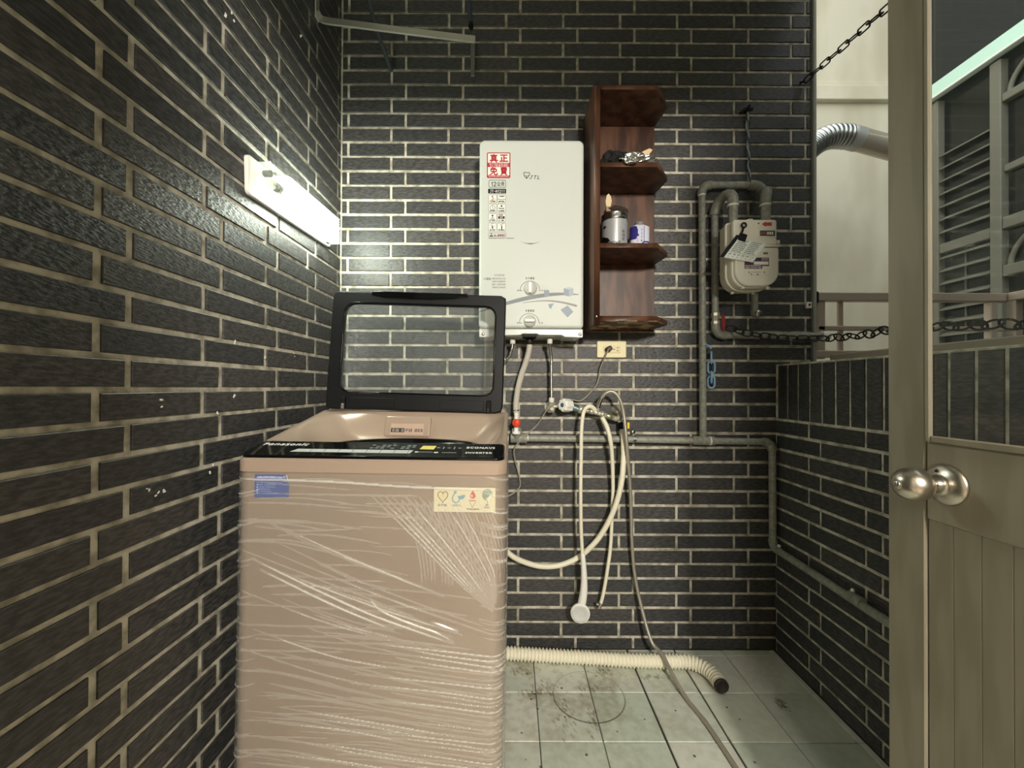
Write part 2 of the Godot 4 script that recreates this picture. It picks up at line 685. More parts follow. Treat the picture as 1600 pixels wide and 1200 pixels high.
# rows of bricks on a wall: place(u, y) gives the transform; shown(u0, u1, y0, y1) tells which can be picked apart
func lay(parent: Node, u_min: float, u_max: float, y_min: float, y_max: float, joint_even: float, joint_odd: float, xf: Callable, shown: Callable, upright := JOINT):
	var hidden := new_st()
	var any := false
	var count := 0
	var row0 := int(floor((y_min - GROUT_LINE) / COURSE))
	var row1 := int(ceil((y_max - GROUT_LINE) / COURSE))
	for row in range(row0, row1):
		var y0: float = max(GROUT_LINE + row * COURSE + JOINT / 2, y_min)
		var y1: float = min(GROUT_LINE + (row + 1) * COURSE - JOINT / 2, y_max)
		if y1 - y0 < 0.008:
			continue
		var start: float = joint_even if posmod(row, 2) == 0 else joint_odd
		var k0 := int(floor((u_min - start) / BRICK)) - 1
		var k1 := int(ceil((u_max - start) / BRICK)) + 1
		for k in range(k0, k1):
			var u0: float = max(start + k * BRICK + upright / 2, u_min)
			var u1: float = min(start + (k + 1) * BRICK - upright / 2, u_max)
			if u1 - u0 < 0.012:
				continue
			var j := rng.randf_range(-0.0008, 0.0008)
			if shown.call(u0, u1, y0, y1):
				put_brick(parent, u1 - u0, y1 - y0, xf.call((u0 + u1) / 2, (y0 + y1) / 2 + j))
				count += 1
			else:
				hidden.append_from(brick_of(u1 - u0, y1 - y0), 0, xf.call((u0 + u1) / 2, (y0 + y1) / 2))
				any = true
	if any:
		var o := MeshInstance3D.new()
		o.name = "covered_bricks"
		o.mesh = hidden.commit()
		o.material_override = brick_mats[0]
		o.set_meta("kind", "stuff")
		parent.add_child(o, true)

func brick_of(l: float, h: float) -> ArrayMesh:
	var key := "%.3f %.3f" % [l, h]
	if not brick_cache.has(key):
		brick_cache[key] = brick_mesh(snappedf(l, 0.001), snappedf(h, 0.001), 0.004)
	return brick_cache[key]

func put_brick(parent: Node, l: float, h: float, xf: Transform3D):
	var o := MeshInstance3D.new()
	o.name = "brick"
	o.mesh = brick_of(l, h)
	o.material_override = brick_mats[rng.randi() % brick_mats.size()]
	var tilt := Basis.from_euler(Vector3(rng.randf_range(-0.012, 0.012), rng.randf_range(-0.003, 0.003), rng.randf_range(-0.003, 0.003)))
	o.transform = Transform3D(xf.basis * tilt, xf.origin + xf.basis.z * rng.randf_range(-0.0006, 0.0008))
	parent.add_child(o, true)

func back_wall():
	var w := struct("wall_back", box_mesh(Vector3(0.0665, 1.45, WALL_BACK - 0.0845), Vector3(2.373, 2.9, 0.16), 0.001), M.grout, "end wall of dark charcoal brick tiles with pale joints behind the washing machine", "wall")
	var shown := func(u0: float, u1: float, y0: float, y1: float) -> bool:
		if y0 > 2.62 or u1 - u0 < 0.09 or y1 < 0.06:
			return false
		if u1 < 0.0 and y1 < 0.98:
			return false
		if u0 > -0.15 and u1 < 0.32 and y0 > 1.29 and y1 < 2.15:
			return false
		if u0 > 0.22 and u1 < 0.62 and y0 > 1.34 and y1 < 2.35:
			return false
		return true
	lay(w, WALL_LEFT + 0.004, 1.25, 0.0, 2.9, 0.0288 + 0.24, 0.0288 + 0.0 + 0.18, func(u: float, y: float) -> Transform3D: return Transform3D(Basis(), Vector3(u, y, WALL_BACK - 0.0045)), shown)
	for o in w.get_children():   # the slab is not at the origin's place only by its mesh; its node sits at zero
		pass
	var edge := struct("trim_1", box_mesh(Vector3(1.257, 2.045, WALL_BACK - 0.02), Vector3(0.014, 1.71, 0.07), 0.003), mat(rgb8(150, 152, 144), 0.5), "grey metal corner strip down the free end of the brick wall", "trim")
	edge.set_meta("kind", "structure")

func left_wall():
	var w := struct("wall_left", box_mesh(Vector3(WALL_LEFT - 0.0845, 1.45, -0.79), Vector3(0.16, 2.9, 1.98), 0.001), M.grout, "long side wall of dark charcoal brick tiles carrying the fluorescent lamp", "wall")
	var turn := Basis(Vector3.UP, PI / 2)
	var shown := func(u0: float, u1: float, y0: float, y1: float) -> bool:
		# u is minus z here
		if u1 < 0.56:
			return false
		var top := 1.09 + 0.97 * u1
		var low := 1.09 - 0.97 * u1
		if y0 > top or y1 < low:
			return false
		if u0 > 1.03 and y1 < 0.9:
			return false
		return true
	# joints at z = -0.7012 - 0.24 k below the eye line's row and -0.7592 - 0.24 k in the others
	lay(w, -0.19, 1.683, 0.0, 2.9, 0.7592, 0.7012, func(u: float, y: float) -> Transform3D: return Transform3D(turn, Vector3(WALL_LEFT - 0.0045, y, -u)), shown, 0.0165)
	# crumbs of old plaster left on the face of the tiles
	var st := new_st()
	for p in [[1.03, 2.03], [1.0, 2.02], [1.36, 2.27], [1.05, 1.21], [1.17, 1.17], [1.33, 1.19], [1.05, 1.07], [0.99, 1.02], [0.83, 1.05], [0.97, 0.89], [0.80, 0.88], [0.82, 0.86], [0.84, 0.87]]:
		for k in 2:
			var c := Vector3(WALL_LEFT + 0.001, p[1] + rng.randf_range(-0.012, 0.012), -p[0] + rng.randf_range(-0.006, 0.006))
			cbox(st, c, Vector3(0.003, rng.randf_range(0.003, 0.008), rng.randf_range(0.002, 0.005)), 0.001, Basis(Vector3.RIGHT, rng.randf() * 3))
	var crumbs := obj("plaster_crumbs", st, M.tape, w)
	crumbs.set_meta("kind", "stuff")

func right_wall():
	var w := struct("wall_right", box_mesh(Vector3(1.0975 + 0.0775, 0.593, -0.86), Vector3(0.155, 1.186, 1.64), 0.001), M.grout, "waist-high parapet of dark brick tiles with upright bricks along its top", "wall")
	var turn := Basis(Vector3.UP, -PI / 2)
	# u is z here
	var shown := func(u0: float, u1: float, y0: float, y1: float) -> bool:
		var near := -u1
		if u0 > -0.8:
			return false
		if u0 > -1.1 and y1 < 0.9:
			return false
		if y1 < 1.09 - 0.97 * -u0:
			return false
		return true
	lay(w, -1.683, -0.04, 0.0, 0.955, -1.4346, -1.491, func(u: float, y: float) -> Transform3D: return Transform3D(turn, Vector3(WALL_RIGHT + 0.0045, y, u)), shown)
	for k in range(-1, 27):
		var u0: float = max(-1.683, -1.6044 + 0.0592 * k + 0.0045)
		var u1: float = -1.6044 + 0.0592 * (k + 1) - 0.0045
		if u1 < -0.04:
			put_brick(w, u1 - u0, 0.214, Transform3D(turn, Vector3(WALL_RIGHT + 0.0045, 1.072, (u0 + u1) / 2)))

func floor_tiles():
	var w := struct("floor", box_mesh(Vector3(0.2, -0.058, -0.76), Vector3(2.1, 0.1, 2.0), 0.001), mat(rgb8(58, 56, 50), 0.9), "floor of square pale green-grey tiles with worn brown marks", "floor")
	# dirt of the whole floor in one picture, so that marks run over the joints
	var size := 1024
	var im := blank(size, size, rgb8(186, 193, 178))
	var n1 := FastNoiseLite.new()
	n1.frequency = 0.006
	n1.seed = 4
	n1.fractal_octaves = 5
	var n2 := FastNoiseLite.new()
	n2.frequency = 0.03
	n2.seed = 8
	n2.fractal_octaves = 4
	# picture covers x -0.1 .. 1.1 and z -1.687 .. -0.487
	var base := rgb8(216, 220, 208)
	var stain := rgb8(140, 128, 104)
	for y in size:
		for x in size:
			var a := n1.get_noise_2d(x, y) * 0.5 + 0.5
			var b := n2.get_noise_2d(x, y) * 0.5 + 0.5
			var near: float = clamp(1.0 - (float(x) - 330.0) / 420.0, 0.0, 1.0) * clamp(1.25 - float(y) / 420.0, 0.0, 1.0)
			var k: float = clamp((a * 0.6 + b * 0.4 - 0.42) * 2.2, 0.0, 1.0) * (0.12 + 0.75 * near)
			im.set_pixel(x, y, base.lerp(stain, k).darkened(0.05 * b))
	var px := func(xx: float, zz: float) -> Vector2:
		return Vector2((xx + 0.1) / 1.2 * size, (zz + 1.687) / 1.2 * size)
	var ring := []
	for k in 49:
		var a := TAU * k / 48
		ring.append(px.call(0.275 + 0.125 * cos(a), -1.435 + 0.118 * sin(a)))
	for k in 48:
		var strength: float = 0.15 + 0.55 * clamp(sin(TAU * k / 48) * 0.8 + 0.35, 0.0, 1.0)
		stroke(im, [ring[k], ring[k + 1]], 4.0, Color(0.33, 0.32, 0.25, strength))
	for s in [[0.17, -1.36, 0.05, 0.10], [0.12, -1.47, 0.05, 0.04], [0.35, -1.56, 0.04, 0.03], [0.27, -1.33, 0.02, 0.05], [0.05, -1.55, 0.06, 0.03], [0.07, -1.45, 0.06, 0.02], [0.30, -1.47, 0.08, 0.02], [0.93, -1.40, 0.02, 0.04], [0.52, -1.53, 0.08, 0.015]]:
		var p := Vector2(s[0], s[1])
		for k in 60:
			var q := p + Vector2(rng.randfn(0, s[2] * 0.45), rng.randfn(0, s[3] * 0.45))
			var l := rng.randf_range(0.002, 0.012)
			stroke(im, [px.call(q.x, q.y), px.call(q.x + l * 0.5, q.y + l)], rng.randf_range(1.5, 6.0), Color(0.28, 0.24, 0.17, rng.randf_range(0.08, 0.3)))
	for k in 26:
		dot(im, px.call(rng.randf_range(-0.02, 0.95), rng.randf_range(-1.65, -1.0)), rng.randf_range(1.5, 4.0), Color(0.2, 0.17, 0.12, 0.7))
	var tex := picture(im)
	var gloss := noise_tex(0.02, Color(0.25, 0.25, 0.25), Color(0.55, 0.55, 0.55), 256)
	for v in 4:
		var m := mat([Color(1, 1, 1), Color(0.95, 0.96, 0.95), Color(0.98, 0.99, 0.97), Color(0.92, 0.95, 0.93)][v], 0.38)
		m.albedo_texture = tex
		tile_mats.append(m)
	var gaps := [0.004, 0.003, 0.003, 0.006, 0.006, 0.003]
	for c in range(-4, 6):
		for r in range(0, 9):
			var x0 := 0.0895 + 0.196 * c + 0.0012
			var x1 := 0.0895 + 0.196 * (c + 1) - 0.0012
			if c == 1 or c == 2:
				x1 -= 0.002
			if c == 2 or c == 3:
				x0 += 0.002
			var z0 := -1.648 + 0.2 * (r - 1) + 0.0012
			var z1 := -1.648 + 0.2 * r - 0.0012
			x0 = max(x0, WALL_LEFT + 0.002)
			x1 = min(x1, WALL_RIGHT - 0.002)
			z0 = max(z0, WALL_BACK + 0.002)
			z1 = min(z1, 0.1)
			if x1 - x0 < 0.01 or z1 - z0 < 0.01:
				continue
			var st := new_st()
			var y := rng.randf_range(-0.0006, 0.0006)
			var b := 0.002
			var top := [Vector3(x0 + b, y, z1 - b), Vector3(x1 - b, y, z1 - b), Vector3(x1 - b, y, z0 + b), Vector3(x0 + b, y, z0 + b)]
			var low := [Vector3(x0, y - b, z1), Vector3(x1, y - b, z1), Vector3(x1, y - b, z0), Vector3(x0, y - b, z0)]
			var bot := [Vector3(x0, -0.01, z1), Vector3(x1, -0.01, z1), Vector3(x1, -0.01, z0), Vector3(x0, -0.01, z0)]
			var faces := [top]
			for i in 4:
				var j := (i + 1) % 4
				faces.append([low[i], low[j], top[j], top[i]])
				faces.append([bot[i], bot[j], low[j], low[i]])
			for q in faces:
				var uv := []
				for p in q:
					uv.append(Vector2((p.x + 0.1) / 1.2, (p.z + 1.687) / 1.2))
				quad_uv(st, q, uv)
			obj("tile", st, tile_mats[rng.randi() % 4], w)

func shell():
	struct("ceiling", box_mesh(Vector3(0.22, 2.98, -0.8), Vector3(2.1, 0.16, 2.1), 0.001), M.white_paint, "painted ceiling slab over the balcony", "ceiling")
	# the house wall with the wide doorway that the picture is taken from, and the room behind
	var st := new_st()
	cbox(st, Vector3(-0.50, 1.5, 0.19), Vector3(0.60, 3.0, 0.14), 0.001)
	cbox(st, Vector3(0.994, 1.5, 0.19), Vector3(0.532, 3.0, 0.14), 0.001)
	cbox(st, Vector3(0.264, 2.54, 0.19), Vector3(0.928, 0.92, 0.14), 0.001)
	struct("wall_front", st, M.white_paint, "house wall with the doorway behind the camera", "wall")
	struct("floor_room", box_mesh(Vector3(0.3, -0.05, 2.2), Vector3(4.2, 0.1, 4.0), 0.001), mat(rgb8(170, 160, 144), 0.5), "room floor behind the doorway", "floor")
	struct("ceiling_room", box_mesh(Vector3(0.3, 2.75, 2.2), Vector3(4.2, 0.1, 4.0), 0.001), M.room_paint, "room ceiling behind the doorway", "ceiling")
	struct("wall_room_left", box_mesh(Vector3(-1.7, 1.35, 2.2), Vector3(0.1, 2.8, 4.0), 0.001), M.room_paint, "room wall on the lamp side", "wall")
	struct("wall_room_right", box_mesh(Vector3(2.3, 1.35, 2.2), Vector3(0.1, 2.8, 4.0), 0.001), M.room_paint, "room wall on the door side", "wall")
	struct("wall_room_back", box_mesh(Vector3(0.3, 1.35, 4.15), Vector3(4.2, 2.8, 0.1), 0.001), M.room_paint, "far room wall behind the camera", "wall")
	var s2 := new_st()
	cbox(s2, Vector3(-1.24, 1.5, 0.19), Vector3(0.88, 3.0, 0.14), 0.001)
	cbox(s2, Vector3(1.78, 1.5, 0.19), Vector3(1.04, 3.0, 0.14), 0.001)
	struct("wall_room_front", s2, M.room_paint, "room side of the doorway wall", "wall")

func outside():
	var f := struct("wall_neighbour", box_mesh(Vector3(2.0, 2.0, -2.93), Vector3(4.2, 8.0, 0.16), 0.001), M.plaster, "cream rendered wall of the house across the light well", "wall")
	var st := new_st()
	cbox(st, Vector3(2.0, 3.16, -2.835), Vector3(4.0, 0.10, 0.05), 0.004)
	cbox(st, Vector3(2.0, 3.225, -2.845), Vector3(4.0, 0.05, 0.03), 0.004)
	struct("trim_2", st, M.plaster, "cream moulded band across the neighbouring wall", "trim")
	struct("wall_facade", box_mesh(Vector3(2.95, 2.2, -0.4), Vector3(0.3, 7.6, 4.9), 0.001), M.dark_wall, "dark facade beyond the railing, seen through the door glass", "wall")
	struct("ground_well", box_mesh(Vector3(2.0, -1.95, -0.4), Vector3(2.2, 0.1, 5.2), 0.001), M.cement, "cement bottom of the light well", "ground")

func door():
	var d := Node3D.new()
	d.name = numbered("door_1")
	add_child(d)
	tag(d, "open cream door leaf with a clear upper pane and round steel knob", "door")
	d.set_meta("kind", "structure")
	d.transform = Transform3D(Basis(Vector3(0, 0, 1), Vector3.UP, Vector3(-1, 0, 0)), Vector3(0.688, 0, -0.7396))
	var t := 0.016
	var part := func(called: String, x0: float, y0: float, x1: float, y1: float, z0: float, z1: float, bev: float) -> MeshInstance3D:
		return obj(called, box_mesh(Vector3((x0 + x1) / 2, (y0 + y1) / 2, (z0 + z1) / 2), Vector3(x1 - x0, y1 - y0, z1 - z0), bev), M.door, d)
	part.call("stile", 0.0, 0.012, 0.066, 2.0, -t, 0.0, 0.002)
	part.call("stile", 0.75, 0.012, 0.82, 2.0, -t, 0.0, 0.002)
	part.call("rail", 0.067, 1.90, 0.749, 2.0, -t, -0.0005, 0.002)
	part.call("rail", 0.067, 0.873, 0.749, 1.001, -t, -0.0005, 0.003)
	part.call("rail", 0.067, 0.012, 0.749, 0.14, -t, -0.0005, 0.002)
	for k in 18:
		var w := 0.0379
		part.call("board", 0.068 + k * w, 0.14, 0.068 + (k + 1) * w - 0.0004, 0.873, -t + 0.001, -0.004, 0.0008)
	part.call("glazing_bead", 0.067, 1.0015, 0.0765, 1.90, -0.004, 0.0025, 0.002)
	part.call("glazing_bead", 0.7405, 1.0025, 0.7495, 1.90, -0.004, 0.0025, 0.002)
	part.call("glazing_bead", 0.077, 1.0015, 0.74, 1.0125, -0.004, 0.0025, 0.002)
	part.call("glazing_bead", 0.077, 1.8905, 0.74, 1.8995, -0.004, 0.0025, 0.002)
	obj("pane", box_mesh(Vector3(0.4085, 1.4515, -0.0065), Vector3(0.663, 0.876, 0.004), 0.0005), M.glass, d)
	# knob: rose, neck, turned grip and key button
	var k := Node3D.new()
	k.name = "door_knob"
	k.set_meta("label", "brushed steel knob")
	d.add_child(k)
	var at := Vector3(0.0993, 0.938, 0.0)
	var out := along(at, Vector3(0, 0, 1))
	obj("rose", lathe_mesh([Vector2(0.0325, 0), Vector2(0.0325, 0.002), Vector2(0.031, 0.0045), Vector2(0.026, 0.008), Vector2(0.018, 0.0115), Vector2(0.0125, 0.013), Vector2(0.0125, 0.014), Vector2(0, 0.014)], out, 48), M.satin_steel, k)
	obj("neck", lathe_mesh([Vector2(0.012, 0.012), Vector2(0.012, 0.02), Vector2(0.0105, 0.022), Vector2(0.0105, 0.028), Vector2(0.013, 0.031), Vector2(0, 0.031)], out, 32), M.satin_steel, k)
	var prof := [Vector2(0.010, 0.029)]
	for i in 21:
		var a := -1.15 + (PI / 2 + 1.0) * i / 20.0
		prof.append(Vector2(0.0265 * cos(a) * (1.0 if a < 0 else 1.0), 0.053 + 0.026 * sin(a)))
	prof.append(Vector2(0.0075, 0.0785))
	prof.append(Vector2(0.0072, 0.0745))
	prof.append(Vector2(0, 0.0745))
	obj("grip", lathe_mesh(prof, out, 48), M.satin_steel, k)
	obj("key_button", lathe_mesh([Vector2(0.0058, 0.0745), Vector2(0.0058, 0.0795), Vector2(0.005, 0.0803), Vector2(0, 0.0803)], out, 24), M.steel, k)
	obj("screw", lathe_mesh([Vector2(0.0028, 0), Vector2(0.0028, 0.002), Vector2(0, 0.0026)], along(at + Vector3(-0.004, 0.020, 0.0095), Vector3(0, 0.5, 1)), 12), M.black_matte, k)
	obj("pin_hole", lathe_mesh([Vector2(0.0012, 0), Vector2(0, 0.0004)], along(at + Vector3(0.003, 0.001, 0.025) + Vector3(0.0085, 0, 0), Vector3(1, 0, 0)), 8), M.black_matte, k)

# ------------------------------------------------------------------ washing machine
func washing_machine():
	var t := thing("washing_machine", "rose-gold top-loading washing machine with its lid up, still in stretch film", "washing machine", Vector3(-0.34, 0.0035, -1.25))
	t.rotation.z = -0.010
	# local: x across, y up, z towards the viewer; front face at 0.302, back at -0.31
	var flat := Transform3D(Basis(Vector3.RIGHT, -PI / 2), Vector3.ZERO)   # an outline's y becomes -z, thickness becomes y
	var plan := rrect(-0.3185, -0.30, 0.3185, 0.31, [0.035, 0.035, 0.02, 0.02], 8)
	obj("cabinet", slab_mesh(plan, 0.03, 0.884, 0.0, flat), M.gold, t)
	for c in [Vector2(-0.27, 0.25), Vector2(0.27, 0.25), Vector2(-0.27, -0.26), Vector2(0.27, -0.26)]:
		obj("foot", lathe_mesh(can(0.025, 0.03), Transform3D(Basis(), Vector3(c.x, 0, c.y)), 16), M.black_matte, t)
	# top band: a chamfered collar round the front
	var st := new_st()
	var outer := rrect(-0.3205, -0.302, 0.3205, 0.312, [0.03, 0.03, 0.02, 0.02], 8)
	frame_ring(st, outer, outer, 0.882, 0.9085, flat, 1)
	frame_ring(st, outer, inset(outer, 0.006), 0.9085, 0.9145, flat, -1)
	frame_ring(st, inset(outer, 0.006), inset(outer, 0.03), 0.9145, 0.9145, flat, -1)
	frame_ring(st, inset(outer, 0.006), outer, 0.882, 0.882, flat, -1)
	obj("top_band", st, M.gold_bright, t)
	deck(t)
	control_panel(t)
	lid(t)
	stretch_wrap(t)
	stickers(t)

func deck_height(z: float) -> float:   # rim of the deck climbs from the panel to the hinge (local z)
	return lerp(0.938, 1.001, clamp((0.193 - z) / 0.345, 0.0, 1.0))

func deck(t: Node):
	var n := 144
	# rim in plan (x, -z)
	var rim := loop_dense(rrect(-0.306, -0.190, 0.306, 0.137, [0.012, 0.012, 0.03, 0.03], 10), n)
	var hole := PackedVector2Array()
	for i in n:   # pair each rim point with the oval by direction from the middle
		var c := Vector2(0.02, -0.05)
		var dir := rim[i] - Vector2(0.0, -0.0265)
		var a := atan2(dir.y / 0.165, dir.x / 0.306)
		hole.append(Vector2(0.02 + 0.216 * cos(a), -0.055 + 0.135 * sin(a)))
	var st := new_st()
	st.set_smooth_group(2)
	var rows := 14
	var at := func(i: int, r: int) -> Vector3:
		var f := float(r) / rows
		var p: Vector2 = rim[i].lerp(hole[i], f)
		var d := rim[i].distance_to(hole[i])
		# the walls drop steeply, then run out; in the corners they swell into soft shoulders
		var s: float = pow(sin(f * PI / 2), 1.25)
		var corner: float = clamp((d - 0.10) / 0.12, 0.0, 1.0)
		s = lerp(s, 0.5 - 0.5 * cos(PI * clamp((f - 0.15) / 0.7, 0.0, 1.0)), corner * 0.85)
		var y0 := deck_height(-rim[i].y)
		return Vector3(p.x, lerp(y0, 0.905, s), -p.y)
	for r in rows:
		for i in n:
			var j := (i + 1) % n
			quad(st, at.call(i, r), at.call(j, r), at.call(j, r + 1), at.call(i, r + 1))
	# the rim itself and the skirt down to the band
	var edge := loop_dense(rrect(-0.3165, -0.194, 0.3165, 0.150, [0.012, 0.012, 0.012, 0.012], 10), n)
	st.set_smooth_group(3)
	for i in n:
		var j := (i + 1) % n
		var a := Vector3(edge[i].x, deck_height(-edge[i].y), -edge[i].y)
		var b := Vector3(edge[j].x, deck_height(-edge[j].y), -edge[j].y)
		quad(st, a, b, at.call(j, 0), at.call(i, 0))
	st.set_smooth_group(4)
	for i in n:
		var j := (i + 1) % n
		var a := Vector3(edge[i].x, deck_height(-edge[i].y), -edge[i].y)
		var b := Vector3(edge[j].x, deck_height(-edge[j].y), -edge[j].y)
		quad(st, Vector3(a.x, 0.885, a.z), Vector3(b.x, 0.885, b.z), b, a)
	obj("top_deck", st, M.gold_bright, t)
	# housing behind the lid
	obj("rear_housing", box_mesh(Vector3(0, 0.944, -0.2305), Vector3(0.633, 0.12, 0.158), 0.01), M.gold_bright, t)
	# dark ring of the drum mouth and the drum below it
	var ring := new_st()
	var oval := PackedVector2Array()
	for i in n:
		var a := TAU * i / n
		oval.append(Vector2(0.02 + 0.217 * cos(a), -0.055 + 0.136 * sin(a)))
	var flat := Transform3D(Basis(Vector3.RIGHT, -PI / 2), Vector3.ZERO)
	frame_ring(ring, oval, inset(oval, 0.004), 0.903, 0.9165, flat, 1)
	frame_ring(ring, inset(oval, 0.004), inset(oval, 0.016), 0.9165, 0.916, flat, 1)
	frame_ring(ring, inset(oval, 0.016), inset(oval, 0.028), 0.916, 0.895, flat, 1)
	obj("drum_ring", ring, M.black_gloss, t)
	var drum := new_st()
	frame_ring(drum, inset(oval, 0.027), inset(oval, 0.03), 0.897, 0.55, flat, 1)
	frame_ring(drum, inset(oval, 0.03), inset(oval, 0.12), 0.55, 0.54, flat, 1)
	obj("drum", drum, M.satin_steel, t)
	# detergent drawer in the rear wall of the deck
	var tilt := Basis(Vector3.RIGHT, -0.35)
	var dr := obj("detergent_drawer", slab_mesh(rrect(-0.077, 0.0, 0.077, 0.070, 0.008, 5), -0.02, 0.012, 0.004, Transform3D(tilt, Vector3(-0.018, 0.916, -0.098)), 3), M.gold_bright, t)
	var xf := Transform3D(tilt, Vector3(-0.018, 0.916, -0.098)) * Transform3D(Basis(), Vector3(0, 0, 0.0122))
	var im := blank(256, 96, rgb8(190, 164, 146))
	fill(im, [Vector2(4, 40), Vector2(108, 40), Vector2(108, 76), Vector2(4, 76)], rgb8(40, 38, 38))
	scribble(im, 12, 46, 90, 24, 4, 3, rgb8(200, 190, 180))
	scribble(im, 116, 46, 52, 24, 2, 4, rgb8(60, 52, 48))
	scribble(im, 186, 46, 66, 24, 3, 4, rgb8(60, 52, 48))
	var pm := mat(Color(1, 1, 1), 0.4)
	pm.albedo_texture = picture(im)
	var q := new_st()
	quad_uv(q, [xf * Vector3(-0.055, 0.006, 0), xf * Vector3(0.055, 0.006, 0), xf * Vector3(0.055, 0.044, 0), xf * Vector3(-0.055, 0.044, 0)], [Vector2(0, 1), Vector2(1, 1), Vector2(1, 0), Vector2(0, 0)])
	obj("drawer_print", q, pm, dr)

func control_panel(t: Node):
	# black glass slip across the front of the deck, sloping up to the back
	var slope := Transform3D(Basis(Vector3.RIGHT, -PI / 2 + 0.185), Vector3(0, 0.9165, 0.297))
	var o := obj("control_panel", slab_mesh(rrect(-0.313, 0.0, 0.313, 0.106, [0.022, 0.022, 0.014, 0.008], 8), -0.012, 0.004, 0.003, slope, 3), M.black_gloss, t)
	var z := 0.0043
	var grey := mat(rgb8(196, 204, 200), 0.4)
	var st := new_st()
	slab(st, PackedVector2Array([Vector2(-0.206, 0.026), Vector2(0.084, 0.026), Vector2(0.088, 0.047), Vector2(-0.197, 0.047)]), z - 0.001, z, 0.0, slope)
	var strip := obj("button_strip", st, grey, o)
	for k in 8:
		var x := -0.160 + k * 0.034
		obj("divider", box_mesh(slope * Vector3(x, 0.0365, z), Vector3(0.0012, 0.0008, 0.018), 0.0003, slope.basis * Basis(Vector3.RIGHT, PI / 2)), M.black_matte, strip)
	var small := new_st()
	for k in 8:
		for r in 3:
			if (k * 3 + r) % 4 != 1:
				cbox(small, slope * Vector3(-0.02 + k * 0.013 + (0.012 if k > 4 else 0.0), 0.060 + r * 0.011, z), Vector3(0.009, 0.0045, 0.0006), 0.0002, slope.basis)
	var print_ := obj("panel_print", small, mat(rgb8(130, 142, 142), 0.5), o)
	print_.set_meta("kind", "stuff")
	var ys := new_st()
	slab(ys, PackedVector2Array([Vector2(0.101, 0.056), Vector2(0.136, 0.056), Vector2(0.139, 0.081), Vector2(0.105, 0.081)]), z - 0.001, z + 0.0003, 0.0, slope)
	obj("yellow_label", ys, mat(rgb8(236, 222, 122), 0.5), o)
	for p in [[0.098, 0.036, 0.008], [0.146, 0.034, 0.010]]:
		obj("indicator", box_mesh(slope * Vector3(p[0], p[1], z), Vector3(p[2], 0.006, 0.0006), 0.0002, slope.basis), M.tape, o)
	var face := slope * Transform3D(Basis(), Vector3(0, 0, z))
	var white := mat(rgb8(226, 228, 226), 0.4)
	lettering("Panasonic", 0.017, face * Transform3D(Basis(), Vector3(-0.243, 0.079, 0)), white, o)
	lettering("ECONAVI", 0.012, face * Transform3D(Basis(), Vector3(0.252, 0.072, 0)), white, o)
	lettering("INVERTER", 0.010, face * Transform3D(Basis(), Vector3(0.250, 0.035, 0)), white, o)
	for p in [[0.172, 0.068, "- 9 - 1", 0.014], [0.120, 0.036, "nnnnnn", 0.006], [0.178, 0.034, "nnnnnnnn", 0.006]]:
		if p[2].begins_with("n"):
			var u := new_st()
			for k in 9:
				cbox(u, face * Vector3(p[0] - 0.016 + k * 0.004, p[1], 0), Vector3(0.0028, 0.004, 0.0004), 0.0001, slope.basis)
			obj("panel_print", u, mat(rgb8(150, 158, 158), 0.5), o).set_meta("kind", "stuff")
		else:
			var u := new_st()
			for k in 5:
				cbox(u, face * Vector3(p[0] - 0.026 + k * 0.0135, p[1], 0), Vector3(0.008 if k % 2 == 0 else 0.0025, 0.003 if k % 2 == 0 else 0.016, 0.0004), 0.0001, slope.basis)
			obj("display", u, mat(rgb8(150, 158, 158), 0.5), o)

